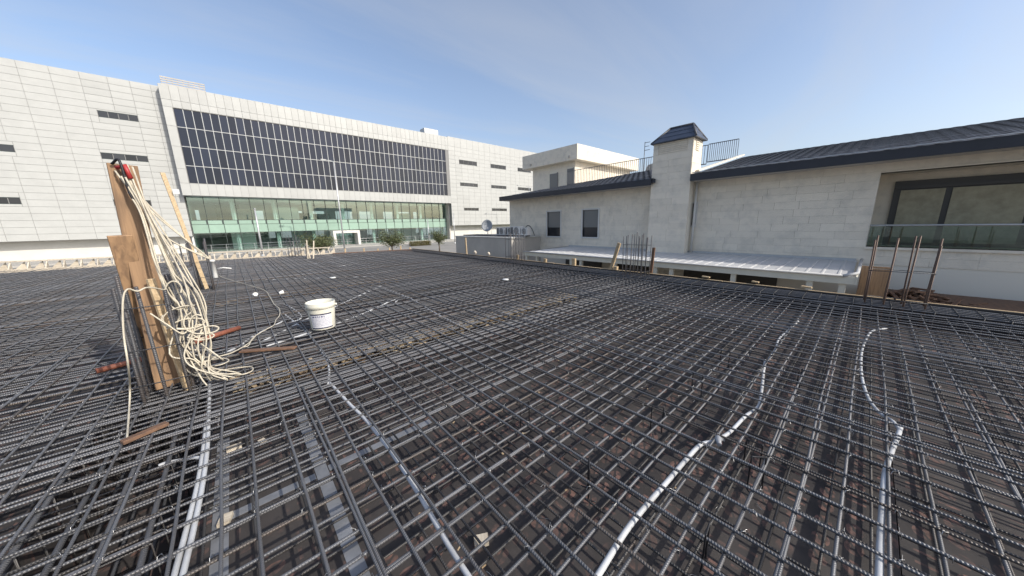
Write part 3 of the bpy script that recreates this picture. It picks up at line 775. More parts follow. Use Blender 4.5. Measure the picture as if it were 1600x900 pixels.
# penthouse on the terrace
PX = 19.0
pz0, pz1 = 5.78, 6.80
py0, py1 = 14.35, 19.95
ph = hp(MB().box(PX+.03, PX+9, py0+.03, py1, pz0, pz1).box(PX+.55, PX+8.5, py0+.58, py1-.7, 2.8, pz0), 'penthouse', STONE_BACK)
pop = [(16.55, 17.35, 2.8, 5.15), (14.98, 15.62, 2.8, 5.3)]
courses(ph, PX+.03, '-X', py0, py1, pz0, pz1, [], hgt=.34, lmin=.9, lmax=1.5)
courses(ph, py0+.03, '-Y', PX, PX+7, pz0, pz1, [], hgt=.34, lmin=.9, lmax=1.5)
courses(ph, PX+.55, '-X', py0+.58, py1-.7, 3.6, pz0, pop, hgt=.36, lmin=.9, lmax=1.5)
courses(ph, py0+.58, '-Y', PX+.55, PX+6.2, 3.6, pz0, [], hgt=.36, lmin=.9, lmax=1.5)
for (a, b, c, d) in pop:
    hp(MB().box(PX+.50, PX+.60, a, b, c, d).box(PX+.46, PX+.54, a-.04, a+.03, c, d+.04), 'door', SHUTTER, ph)
for y_ in (15.0, 18.9): hp(MB().box(PX-.06, PX+.02, y_, y_+.12, 5.95, 6.1), 'spout', CONC, ph)
hp(MB().box(PX+5.2, PX+6.2, 13.2, 14.8, 2.8, 4.9), 'stair_house', STONE, ph)
lay_stones()
# small roof gables / parapet walls seen behind the railing
hp(MB().prism([(18.6, 6.2, 3.2), (18.6, 9.6, 3.2), (18.6, 9.0, 4.55), (18.6, 7.9, 4.75), (18.6, 6.6, 4.3)], (.25, 0, 0)), 'gable_wall', CONC)
hp(MB().box(18.9, 19.3, 8.3, 8.8, 4.5, 5.1), 'vent_stack', STONE)
# antenna
hp(MB().tube([(18.2, 9.05, 3.0), (18.2, 9.05, 5.75)], .018, 6).tube([(18.2, 9.05, 5.7), (18.2, 8.75, 5.7)], .015, 5).tube([(18.2, 9.05, 5.5), (18.2, 8.8, 5.5)], .015, 5).tube([(18.2, 9.05, 5.3), (18.2, 8.75, 5.3)], .015, 5), 'antenna', BRONZE)
# railings: each bar a piece
def railing(pts, zb, zt, step=.115):
    rl = None; a, b = Vector(pts[0]), Vector(pts[1]); L = (b-a).length; n = int(L/step)
    rl = hp(MB().bar((a.x, a.y, zb), (b.x, b.y, zb), .04, .04).bar((a.x, a.y, zt), (b.x, b.y, zt), .04, .03), 'railing', RAIL)
    bm_ = MB().box(-.009, .009, -.009, .009, zb, zt).mesh('baluster'); bm_.materials.append(RAIL)
    for i in range(n+1):
        p = a + (b-a)*(i/n); o = link('baluster', bm_, None, rl, (p.x, p.y, 0))
railing([(17.2, 13.75), (17.2, 7.0)], 3.86, 4.69)
railing([(17.6, 5.6), (17.6, 4.4)], 4.1, 4.9, .075)
railing([(17.5, 7.0), (17.5, 5.6)], 4.0, 4.85, .11)

# carport ------------------------------------------------------------------------------
CP_ = empty('carport', (10.5, 5, -3.2), 'lean-to carport with grey metal sheet roof and cream fascia against the stone house', 'carport')
def cpp(mb, name, mt):
    o = mb.build(name, mt); o.parent = CP_; o.matrix_parent_inverse = Matrix.Translation(-CP_.location); return o
yy = .08
fx = 9.0
while yy < 9.3:
    e = min(yy+1.0, 9.4); q = MB(); prof = []
    y_ = yy
    while y_ < e-.001:
        prof += [(y_, 0), (y_+.17, 0), (y_+.185, .013), (y_+.215, .013), (y_+.23, 0)]; y_ += .25
    prof = [(min(a, e), b) for a, b in prof] + [(e, 0)]
    k_ = len(q.v)
    for x_, z_ in ((fx+.02, .225), (XW+.0, .275)):
        for a, b in prof: q.v.append((x_, a, z_+b))
    m_ = len(prof)
    for j in range(m_-1): q.f.append((j, j+1, m_+j+1, m_+j)); q.sm.append(False)
    cpp(q, 'roof_sheet', SHEET)
    yy = e
cpp(MB().box(fx-.03, fx+.01, .04, 9.42, .085, .235), 'fascia', CREAM)
cpp(MB().prism([(fx-.03, .03, .085), (XW-.6, .03, .085), (XW-.6, .03, .27), (fx-.03, .03, .24)], (0, -.03, 0)), 'end_fascia', CREAM)
cpp(MB().tube([(fx-.06, .2, .25), (fx+.1, .02, .30), (XW-.3, .0, .34)], .03, 8).tube([(fx-.06, .2, .25), (fx-.06, 9.4, .25)], .022, 8), 'gutter_pipe', SHEET)
cpp(MB().box(XW-.06, XW-.005, .1, 9.4, .27, .33), 'flashing', MULL)
for y_ in (9.3, 8.72, 7.0, 6.57, 5.25, 3.95, 3.5, 2.04, .67, .19):
    cpp(MB().box(fx+.02, fx+.12, y_-.05, y_+.05, -3.2, .085), 'post', CREAM)
for y_ in (.6, 3.0, 5.4, 7.8): cpp(MB().box(fx+.13, XW, y_-.04, y_+.04, .1, .2), 'rafter', CREAM)
# dark openings of the ground floor behind the carport
for a, b in ((1.6, 4.2), (5.5, 6.9), (7.6, 9.6)):
    hp(MB().box(XW-.03, XW+.02, a, b, -2.9, -.15), 'garage_door', BRONZE)

# annex with flat roof
AN = empty('annex', (11.5, 14, -3.2), 'low grey plastered annex with flat roof left of the carport', 'annex')
for nm, mb, mt in (('wall', MB().box(10.0, 12.0, 11.32, 16.4, -3.2, .70).box(12.0, 14.5, 13.75, 16.4, -3.2, .70), CONC), ('roof_slab', MB().box(9.97, 11.98, 11.29, 16.43, .702, .74).box(11.98, 14.5, 13.74, 16.43, .702, .74), PLASTER),
                   ('bitumen_edge', MB().box(10.3, 11.4, 12.2, 16.0, .741, .80), FASCIA)):
    o = mb.build(nm, mt); o.parent = AN; o.matrix_parent_inverse = Matrix.Translation(-AN.location)
def ac(x, y, s, label):
    t = empty('ac_unit', (x, y, .745), label, 'air conditioner', 'outdoor units on the annex roof')
    MB().box(-.14*s, .14*s, -.36*s, .36*s, .06, .06+.42*s).build('body', ACW, t)
    q = MB()
    for rr2 in (.17, .13, .09, .05): 
        q.tube([(-.145*s, -.08*s+rr2*s*math.cos(a), .06+.21*s+rr2*s*math.sin(a)) for a in [2*math.pi*i/20 for i in range(21)]], .006, 4, False)
    q.build('fan_grille', ACW, t)
    MB().tube([(-.141*s, -.08*s, .06+.21*s), (-.1405*s+.003, -.08*s, .06+.21*s)], .18*s, 24).build('fan_opening', ACD, t)
    MB().box(-.144*s, -.139*s, .14*s, .33*s, .10, .02+.42*s).build('side_louvre', ACD, t)
    for k_ in (-1, 1): MB().box(-.16*s, .16*s, k_*.25*s-.03, k_*.25*s+.03, 0, .06).build('foot', ACD, t)
    return t
ac(11.0, 13.2, .95, 'leftmost small air conditioner outdoor unit on the annex roof')
ac(11.1, 12.62, .98, 'second air conditioner outdoor unit from the left on the annex roof')
ac(11.0, 12.0, 1.05, 'third air conditioner outdoor unit from the left, tallest on the annex roof')
ac(11.0, 11.45, .9, 'rightmost air conditioner outdoor unit, beside the black pipe loop')
tag(MB().tube(smooth_path([(11.15, 11.62, .9), (11.0, 11.35, 1.2), (11.05, 11.2, 1.28), (11.2, 11.12, 1.1), (11.3, 11.05, .78)]), .018, 6).build('refrigerant_pipe', BLACK_WIRE), 'black insulated pipe looping down behind the rightmost outdoor unit', 'pipe')
ds = empty('satellite_dish', (12.4, 16.35, .745), 'round grey satellite dish on the annex roof', 'satellite dish')
dq = MB(); dn = Vector((-.75, -.55, .25)).normalized(); du = dn.cross(Vector((0, 0, 1))).normalized(); dv = du.cross(dn)
dc = Vector((0, 0, .52)); k_ = 0
for i in range(6):
    rr2 = .36*i/5
    for j in range(24):
        a = 2*math.pi*j/24; dq.v.append(tuple(dc + du*(rr2*math.cos(a)) + dv*(rr2*1.08*math.sin(a)) + dn*(.14*(i/5)**2)))
for i in range(5):
    for j in range(24): dq.f.append((i*24+j, i*24+(j+1) % 24, (i+1)*24+(j+1) % 24, (i+1)*24+j)); dq.sm.append(True)
o = dq.build('reflector', DISH, ds); so = o.modifiers.new('s', 'SOLIDIFY'); so.thickness = .012
MB().tube([dc + dv*-.4 + dn*.12, dc + dn*.42 + dv*-.02], .012, 6).tube([dc + dn*.38, dc+dn*.50], .035, 10).build('feed_arm', ALU, ds)
MB().tube([(0, 0, 0), (0, 0, .3), tuple(dc-dn*.03)], .025, 8).build('mast', ALU, ds)

# ================================================================== STREET THINGS
def tree(label, p, h, wd, seed, dense=2600):
    r2 = random.Random(seed); t = empty('tree', p, label, 'tree', 'trees in front of the office block')
    q = MB(); q.tube([(0, 0, 0), (.04, .02, h*.18), (-.03, .05, h*.36)], [.11, .09, .075], 8)
    tips = []
    for i in range(11):
        a = r2.uniform(0, 6.28); e = r2.uniform(.5, 1.0); l = h*.55*r2.uniform(.7, 1.1)
        end = Vector((math.cos(a)*wd*.42*e, math.sin(a)*wd*.42*e, h*.34+l*r2.uniform(.45, .95)))
        mid = Vector((end.x*.4, end.y*.4, h*.34+(end.z-h*.34)*.55)); q.tube([(-.03, .05, h*.32), mid, end], [.05, .03, .012], 5); tips += [mid, end, (mid+end)/2]
    q.build('trunk', BARK, t)
    q = MB()
    for i in range(dense):
        c = r2.choice(tips) + Vector((r2.gauss(0, wd*.11), r2.gauss(0, wd*.11), r2.gauss(0, h*.085)))
        if c.z < h*.2: c.z = h*.2 + r2.random()*h*.2
        a, b = Vector((r2.gauss(0, 1), r2.gauss(0, 1), r2.gauss(0, 1))).normalized(), Vector((r2.gauss(0, 1), r2.gauss(0, 1), r2.gauss(0, .6))).normalized()
        s1, s2 = r2.uniform(.06, .13), r2.uniform(.03, .06)
        q.poly([c-a*s1, c+b*s2, c+a*s1, c-b*s2])
    me = bpy.data.meshes.new('crown'); me.from_pydata(q.v, [], q.f); me.materials.append(LEAF); link('crown', me, None, t)
def gz(y):
    for (a, b, c, d) in zip(ys[:-1], ys[1:], zs[:-1], zs[1:]):
        if a <= y <= b: return c + (d-c)*(y-a)/(b-a)
def at(px, Y): 
    p = ony(px, 380, Y); return (p.x, Y, gz(Y)-.02)
tree('wide low bushy tree left of the entrance portal', at(497, 40), 3.3, 3.6, 1, 3800)
tree('round green tree right of the entrance portal', at(612, 40), 3.3, 3.2, 2, 3000)
tree('thin dark tree near the right end of the green glass', at(686, 40), 3.2, 2.6, 3, 2000)
def pole(name, label, p, h, r0, r1, arm=None):
    t = empty(name, p, label, 'lamp post' if arm else 'flagpole')
    MB().tube([(0, 0, 0), (0, 0, h)], [r0, r1], 10).build('shaft', ALU, t)
    MB().lathe([(r0*2.2, 0), (r0*2.2, .04), (r0*1.2, .1), (r0, .2)], n=12).build('base', ALU, t)
    if arm:
        MB().tube([(0, 0, h-.05), (-arm*.5, 0, h+.05), (-arm, 0, h+.08)], [r1, .035, .03], 8).build('arm', ALU, t)
        MB().prism([(-arm-.6, -.12, h+.04), (-arm, -.12, h+.04), (-arm, .12, h+.04), (-arm-.6, .12, h+.04)], (0, 0, .10)).build('lamp_head', MULL, t)
    else:
        MB().lathe([(0.001, h), (r1*1.6, h+.02), (r1*1.6, h+.10), (.001, h+.12)], n=10).build('finial', ALU, t)
pole('lamp_post', 'tall grey lamp post with a single arm before the entrance', (11.85, 50, gz(50)), 12.2, .11, .06, .9)
pole('flagpole', 'bare thick pole before the left end of the green glass', (2.48, 50, gz(50)), 5.7, .12, .08)
pole('flagpole', 'slim pole between the round tree and the thin tree', (25.2, 50, gz(50)), 4.3, .07, .05)
pole('flagpole', 'slim pole at the corner where the green glass ends', (30.3, 50, gz(50)), 5.3, .08, .05)
pole('lamp_post', 'far lamp post arm reaching out beside the roof penthouse', (51.5, 52, gz(52)), 11.3, .1, .06, 3.0)
# hedge
hq = MB(); r2 = random.Random(5); ha, hb = ony(641, 384, 50), ony(672, 384, 50)
for i in range(2600):
    c = Vector((r2.uniform(ha.x, hb.x), 50+r2.uniform(-.6, .6), gz(50)+r2.uniform(0, .75)))
    a, b = Vector((r2.gauss(0, 1), r2.gauss(0, 1), r2.gauss(0, 1))).normalized(), Vector((r2.gauss(0, 1), r2.gauss(0, 1), r2.gauss(0, 1))).normalized()
    hq.poly([c-a*.08, c+b*.05, c+a*.08, c-b*.05])
me = bpy.data.meshes.new('hedge'); me.from_pydata(hq.v, [], hq.f); me.materials.append(HEDGE); o = link('hedge', me, None); tag(o, 'low clipped brownish hedge beyond the far corner of the slab', 'hedge')

# ================================================================== THINGS ON THE SLAB
def column_bars(label, c, bars, h, lx, ly, ties, r=.010, lean=(0, 0), mt=None):
    mt = mt or STEEL_V
    t = empty('column_rebar', (c[0], c[1], -.6), label, 'starter bars')
    mesh_cache = {}
    for (bx, by) in bars:
        hh = .6+h*rnd.uniform(.9, 1.06); dx, dy = lean[0]+rnd.uniform(-.025, .025), lean[1]+rnd.uniform(-.025, .025)
        # built along local x so that the ribs run round the bar, then stood upright
        o = link('rebar', MB().tube([(0, 0, 0), (hh*.5, rnd.uniform(-.008, .008), 0), (hh, 0, 0)], r, 8).mesh('rebar'), mt, t, (bx, by, 0))
        o.rotation_euler = Vector((dx, dy, hh)).to_track_quat('X', 'Z').to_euler()
    for z in ties:
        s_ = z/h; MB().tube([(-lx+lean[0]*s_, -ly, z+.6), (lx+lean[0]*s_, -ly, z+.6), (lx+lean[0]*s_, ly, z+.6), (-lx+lean[0]*s_, ly, z+.6), (-lx+lean[0]*s_, -ly, z+.61)], .005, 6).build('stirrup', STEEL_V, t)
    return t
def grid(lx, ly, nx, ny):
    out = []
    for i in range(nx):
        for j in range(ny):
            if 0 < i < nx-1 and 0 < j < ny-1: continue
            out.append((-lx+2*lx*i/max(1, nx-1), -ly+2*ly*j/max(1, ny-1)))
    return out
column_bars('thick starter bars standing beside the leaning brown boards and the white cable', (-.62, 4.02), grid(.14, .22, 3, 4), 1.0, .16, .24, (.15, .45, .8), .0125)
column_bars('starter bars with a tall thin stick, second column in the left beam', (-.66, 10.5), grid(.12, .26, 2, 5), 1.15, .14, .28, (.3, .65), .019)
column_bars('starter bars at the far left formwork behind the tall thin stick', (-1.7, 17.6), grid(.3, .3, 4, 4), .95, .32, .32, (.35, .7), .012)
column_bars('thin starter bars at the far edge left of the bushy tree', (2.2, 18.9), grid(.25, .1, 5, 2), 1.0, .27, .12, (.5,), .010)
column_bars('starter bars on the edge beam in front of the annex corner', (7.62, 8.45), grid(.12, .36, 2, 6), 1.12, .14, .38, (.82, .2), .010)
column_bars('starter bars on the edge beam in front of the chimney', (7.66, 3.85), grid(.12, .30, 2, 7), 1.06, .14, .32, (.8, .15), .010)
column_bars('starter bars on the edge beam before the glass balcony', (7.66, -.42), grid(.12, .30, 2, 4), 1.05, .14, .32, (.55, .1), .011, mt=STEEL_RUST)
column_bars('starter bars nearest the right end of the edge beam', (7.66, -2.1), grid(.12, .28, 2, 3), 1.0, .14, .30, (.6,), .011, mt=STEEL_RUST)

def board(name, label, cat, p, q, a, b, mt, group=None, up=(0, 0, 1)):
    p, q = Vector(p), Vector(q); d = q-p; t = tag(MB().bar((0, 0, 0), d, a, b, up).build(name, mt, None, p), label, cat, group)
    m_ = t.modifiers.new('b', 'BEVEL'); m_.width = .003; m_.segments = 1
    return t
board('wooden_board', 'tall brown board leaning in the starter bars with the cable hung over it', 'board', onz(263, 604, -.02), ony(191, 257, 4.06), .16, .028, WOOD, up=(.25, -.95, 0))
board('wooden_board', 'shorter brown board left of the tall one, cut by the frame', 'board', onz(250, 585, -.0), ony(187, 368, 3.98), .13, .025, WOOD, up=(.25, -.95, 0))
board('wooden_batten', 'slender pale batten among the starter bars beside the white cable', 'batten', (-.52, 3.95, -.05), (-.58, 4.0, 1.0), .05, .03, WOOD_L, up=(.6, -.8, 0))
board('wooden_stick', 'tall thin wooden stick leaning over the far starter bars', 'stick', (-.66, 10.42, .0), (-.95, 10.5, 2.65), .075, .03, WOOD_L, up=(.3, -.9, 0))
tag(MB().box(-.05, .05, -.004, .004, -.05, .05).build('paper_tag', PVC_W, None, (-.80, 10.42, 2.25)), 'small white tag stuck on the tall thin stick', 'tag')
def flat(px0, px1, z): return onz(*px0, z), onz(*px1, z)
a, b = flat((302, 535), (374, 512), .035); tag(MB().tube([(0, 0, 0), b-a], .032, 14).build('red_pipe', RUSTPIPE, None, a), 'short rust red pipe lying on the rebar beyond the cable', 'pipe')
a, b = flat((150, 580), (226, 560), .03); tag(MB().tube([(0, 0, 0), b-a], .028, 14).build('red_pipe', RUSTPIPE, None, a), 'rust red pipe end poking out left of the leaning boards', 'pipe')
a, b = flat((376, 549), (462, 543), .02); board('wooden_plank', 'thin grey brown plank lying on the rebar left of the pail', 'plank', a, b, .07, .02, WOOD_D)
a, b = flat((190, 692), (262, 661), .02); board('wooden_plank', 'narrow brown plank lying across the beam cage at lower left', 'plank', a, b, .05, .025, WOOD_D)
board('wooden_post', 'tall pale timber leaning on the edge boards left of the chimney bars', 'timber', (8.03, 4.82, -.1), (8.08, 4.58, .80), .09, .06, WOOD_L, up=(1, 0, 0))
board('wooden_post', 'upright timber board before the grey annex wall', 'timber', (8.02, 12.25, -.1), (8.02, 12.3, .80), .09, .04, WOOD_L, up=(1, 0, 0))
board('wooden_post', 'timber standing inside the starter bars before the chimney', 'timber', (8.03, 3.62, -.1), (8.03, 3.58, .72), .07, .04, WOOD_D, up=(1, 0, 0))
board('wooden_peg', 'short upright timber peg on the edge boards, left of the leaning timber', 'timber', (8.03, 6.1, -.1), (8.03, 6.1, .27), .13, .07, WOOD_L, up=(1, 0, 0))
board('wooden_peg', 'lowest timber peg between the annex bars and the upright peg', 'timber', (8.03, 7.35, -.1), (8.03, 7.33, .17), .11, .07, WOOD_L, up=(1, 0, 0))
board('wooden_peg', 'timber peg beside the starter bars at the annex corner', 'timber', (8.03, 8.75, -.1), (8.03, 8.75, .22), .10, .06, WOOD_L, up=(1, 0, 0))
board('wooden_block', 'short timber block at the foot of the leaning timber', 'timber', (8.03, 4.62, .0), (8.03, 4.62, .14), .1, .1, WOOD_L, up=(1, 0, 0))
for i, (y_, s_) in enumerate(((2.25, .16), (1.35, .12), (.55, .15))):
    board('timber_offcut', ('flat timber offcut on the edge cap below the chimney pipe', 'smallest timber offcut on the edge cap midway along the carport', 'timber offcut on the edge cap near the carport end')[i], 'offcut', (8.0, y_, .10), (8.02, y_+s_, .105), .06, .03, WOOD_L)
for i, (y_, s_) in enumerate(((11.6, .10), (10.6, .09))):
    q = MB(); q.tube([(0, -s_, .0), (0, 0, s_*.7), (.03, s_*.8, s_*.5), (.04, s_*1.6, 0)], [s_*.4, s_*.6, s_*.5, s_*.2], 7); tag(q.build('cement_bag', WOOD_W, None, (8.03, y_, .12)), ('crumpled paper bag on the edge boards before the annex, left one', 'crumpled paper bag on the edge boards before the annex, right one')[i], 'bag')
tag(MB().box(-.02, .02, -.2, .2, -.85, .62).build('leaning_panel', WOOD, None, (9.9, -.22, -.25)), 'brown plywood panel standing by the house wall right of the carport', 'panel')
dbq = MB(); r2 = random.Random(9)
for i in range(90):
    gx, gy = r2.gauss(0, .22), r2.gauss(0, .28); c = Vector((10.6+gx, -.85+gy, -.36+r2.random()*.26*math.exp(-(gx*gx+gy*gy)*9))); d = Vector((r2.gauss(0, 1), r2.gauss(0, 1), r2.gauss(0, .25))).normalized()*r2.uniform(.15, .4)
    dbq.bar(c-d/2, c+d/2, .06, .03)
dbq.box(10.0, 11.9, -3, -.05, -3.2, -.37)
tag(dbq.build('timber_pile', WOOD_D), 'heap of broken timber on a low platform below the glass balcony', 'pile')

# pail
pb = onz(506, 511.5, .008)
pt = empty('pail', pb, 'white plastic pail with printed label standing on the rebar', 'pail')
MB().lathe([(0.001, .004), (.135, .004), (.142, .0), (.147, .01), (.170, .30), (.171, .335)], n=48).build('body', PAIL, pt)
MB().lathe([(.171, .30), (.181, .303), (.182, .345), (.178, .352), (.181, .375), (.176, .382), (.168, .378), (.166, .30), (.140, .02), (.001, .015)], n=48).build('rim', PAIL, pt)
LBL = mat('pail_label', (0.66, 0.66, 0.70), rough=.35, var=.1, nscale=10)
ca = math.atan2(-pb.y, -pb.x)      # direction from the pail to the viewer
def arc_patch(a0, a1, z0, z1, off):
    q = MB(); n = 24
    for i in range(n+1):
        a = a0+(a1-a0)*i/n
        for z in (z0, z1):
            rr2 = .147+(z-.01)*(.170-.147)/.29+off; q.v.append((rr2*math.cos(a), rr2*math.sin(a), z))
    for i in range(n): q.f.append((2*i, 2*i+2, 2*i+3, 2*i+1)); q.sm.append(True)
    return q
lb = arc_patch(ca-.95, ca+.75, .035, .235, .0012).build('label', LBL, pt)
arc_patch(ca-.95, ca+.75, .222, .238, .0028).build('label_band', NAVY, lb)
arc_patch(ca-1.0, ca+.8, .026, .040, .0028).build('label_band', NAVY, lb)
LTXT = mat('label_text', (.10, .11, .2), rough=.4)
aa = ca-.75
for wd in (.16, .10, .07, .05, .12, .06): arc_patch(aa, aa+wd, .188, .209, .0024).build('label_lettering', LTXT, lb); aa += wd+.07
LTX2 = mat('label_fine_text', (.36, .37, .45), rough=.4)
for r_i in range(6):
    aa = ca-.85
    while aa < ca+.5:
        wd = rnd.uniform(.1, .34); arc_patch(aa, aa+wd, .17-r_i*.02, .175-r_i*.02, .002).build('label_fine_print', LTX2, lb); aa += wd+.05
h = MB().tube([Vector((.184*math.cos(ca+1.57-t*.0), .184*math.sin(ca+1.57), .33)) + Vector((math.cos(ca), math.sin(ca), 0))*(.19*math.sin(math.pi*0)) if False else Vector((.186*math.cos(ca+math.pi/2+math.pi*t), .186*math.sin(ca+math.pi/2+math.pi*t), .325-.02*math.sin(math.pi*t))) for t in [i/24 for i in range(25)]], .003, 6).build('handle', ALU, pt)
MB().tube([Vector((.176*math.cos(ca+1.45), .176*math.sin(ca+1.45), .32)), Vector((.20*math.cos(ca+1.45), .20*math.sin(ca+1.45), .32))], .016, 10).build('handle_lug', PAIL, pt)

# conduits: pixel paths unprojected on the rebar layer
def conduit(label, px, r, z=-.033, mt=PVC, closed=False, name='conduit', wob=.004):
    pts = [onz(x, y, z) for x, y in px]
    pth = smooth_path(pts, 7); pth = [p + Vector((0, 0, wob*noise.noise(p*3))) for p in pth]
    return tag(MB().tube(pth, r, 10).build(name, mt), label, 'conduit', 'white conduits laid in the rebar')
conduit('long pale conduit running from mid slab to the bottom edge left of centre', [(514, 597), (545, 630), (575, 660), (610, 705), (650, 765), (700, 850), (735, 905), (760, 945)], .0125)
conduit('dashed conduit curving from the pail down to the long pale conduit', [(441, 488), (480, 520), (507, 557), (514, 575), (513, 600)], .011)
conduit('conduit running from the taped joint to the bottom edge right of centre', [(1118, 690), (1095, 695), (1070, 720), (1040, 755), (985, 820), (940, 890), (915, 930)], .0135)
conduit('conduit rising from the taped joint in a long bend to the right', [(1122, 686), (1140, 675), (1165, 650), (1185, 635), (1190, 610), (1193, 580), (1196, 563)], .012)
conduit('short dashed conduit behind the bend, ending near the edge beam', [(1201, 562), (1212, 545), (1217, 530), (1230, 518), (1247, 502)], .012)
conduit('curved conduit near the right edge of the slab, hooking toward the beam', [(1385, 513), (1362, 518), (1352, 533), (1346, 552), (1346, 585), (1356, 620), (1374, 645), (1394, 658), (1406, 672)], .011)
conduit('straight conduit at the lower right edge of the picture', [(1407, 668), (1402, 684), (1393, 706), (1383, 740), (1378, 800), (1375, 860), (1373, 930)], .013)
conduit('left one of the paired conduits at lower left', [(322, 660), (318, 700), (309, 755), (296, 810), (280, 870), (265, 930)], .0125, -.045)
conduit('right one of the paired conduits at lower left', [(328, 590), (326, 650), (324, 700), (316, 760), (304, 820), (290, 880), (277, 935)], .0125, -.036)
conduit('short branch conduit bending off the paired conduits into the trough', [(318, 716), (303, 715), (288, 718), (262, 723), (248, 728)], .011, -.06)
conduit('conduit passing behind the pail toward the centre of the slab', [(405, 536), (440, 519), (483, 497), (533, 475), (597, 446)], .011, -.028)
conduit('conduit running from before the pail to the hooked end at mid slab', [(416, 541), (455, 529), (493, 517), (528, 505), (575, 487), (612, 470), (621, 469), (618, 472)], .011, -.028)
conduit('conduit from the hooked corner diagonally down right at mid slab', [(600, 451), (620, 458), (635, 464), (641, 466), (660, 477), (683, 491), (741, 520)], .010)
conduit('short conduit left of the pail beside the cable', [(350, 552), (375, 540), (400, 523), (448, 499)], .011, -.028)
conduit('hooked conduit behind the pail on the left', [(441, 474), (455, 481), (470, 492), (466, 500), (440, 508)], .010)
conduit('far pale conduit crossing the left part of the slab', [(380, 432), (430, 428), (500, 420), (587, 409)], .009, -.028)
conduit('far conduit just nearer than the crossing one, near the white cups', [(395, 438), (450, 436), (520, 434), (587, 432)], .009, -.028)
conduit('farthest thin conduit in front of the far formwork', [(378, 417), (440, 414), (540, 410)], .009, -.028)
# taped joint
j = onz(1122, 687, -.02); q = MB()
q.tube([(-.05, -.02, .0), (-.02, -.005, .004), (.0, .0, .006), (.025, .008, .003), (.055, .015, 0)], [.014, .019, .021, .018, .014], 10).tube([(-.03, .025, -.004), (.0, .0, .008), (.02, -.03, .002)], [.010, .014, .008], 8)
tag(q.build('taped_joint', mat('grey_tape', (.3, .31, .33), rough=.45, var=.4, nscale=30), None, j), 'grey taped junction where two conduits meet at right', 'joint')
# white cups and box lids
for i, ((x, y), l) in enumerate((((398, 460), 'white plastic cup lying on the rebar, the left of two'), ((440, 457), 'white plastic cup lying on the rebar, the right of two'))):
    p = onz(x, y, .03); tag(MB().lathe([(.03, -.04), (.042, .04), (.038, .04), (.027, -.035), (.001, -.035)], n=16).build('plastic_cup', PVC_W, None, p), l, 'cup').rotation_euler = (1.3, .2, i*1.1+.4)
for (x, y), l in (((790, 437), 'flat white box lid among the rebar near the edge beam'), ((520, 434), 'flat white box lid on the far left rebar')):
    p = onz(x, y, .0); tag(MB().lathe([(.001, .018), (.075, .018), (.08, .012), (.08, -.01), (.001, -.01)], n=18).build('box_lid', PVC_W, None, p), l, 'lid')
# pvc stub pipes
def stub(label, x, y, h, r, mt=PVC_W, elbow=False):
    p = onz(x, y, 0); t = tag(MB().lathe([(r, -.15), (r, h-.06), (r*1.18, h-.06), (r*1.18, h), (r*.95, h), (r*.95, h-.1)], n=18).build('pvc_stub', mt, None, p), label, 'pipe'); return t
stub('white pipe stub standing up before the far starter bars', 337, 433, .52, .055)
p = onz(337, 420, .25); tag(MB().tube([(0, 0, 0), (.12, -.05, .02), (.30, -.10, -.02)], .02, 8).build('pvc_bend', PVC_W, None, (p.x+.05, p.y, p.z)), 'thin white bend pipe sticking out beside the pipe stub', 'pipe')
stub('white pipe stub among the far left starter bars', 283, 413, .5, .07)
for i, (dx, dy, hh, tilt) in enumerate(((0, 0, .85, -.10), (.10, .02, .7, .12), (.2, -.1, .8, -.2))):
    c = onz(481, 404, 0)+Vector((dx, dy, 0)); board('white_stake', ('leftmost of three whitish stakes left of the bushy tree', 'middle of three whitish stakes left of the bushy tree', 'rightmost of three whitish stakes left of the bushy tree')[i], 'stake', c+Vector((0, 0, -.05)), c+Vector((-tilt*.6, 0, hh)), .05, .03, WOOD_W)
board('grey_stake', 'dark thick stake in the middle of the whitish stakes', 'stake', onz(480, 404, -.05)+Vector((.08, .1, 0)), onz(480, 404, .0)+Vector((.06, .1, .6)), .14, .06, CONC)

# rebar high chairs
def chair(px, hgt, rz):
    p = onz(*px, -.02); t = tag(MB().tube(smooth_path([(-.05, -.04, DZ+.03), (-.045, 0, DZ+.03), (-.04, 0, DZ+.06), (-.04, 0, hgt-.01), (-.03, 0, hgt), (.03, 0, hgt), (.04, 0, hgt-.01), (.04, 0, DZ+.06), (.045, 0, DZ+.03), (.05, .04, DZ+.03)], 3), .0045, 6).build('rebar_chair', BLACK_WIRE, None, (p.x, p.y, 0)), 'small black bent wire chair standing up through the rebar on the right half', 'rebar chair', 'black wire chairs in the rebar mat')
    t.rotation_euler.z = rz
for i, px in enumerate(((1133, 556), (1090, 592), (1027, 648), (1178, 700), (1184, 728), (1104, 842), (1250, 585), (920, 737), (820, 640))):
    chair(px, rnd.uniform(.02, .055), rnd.uniform(0, 3.1))

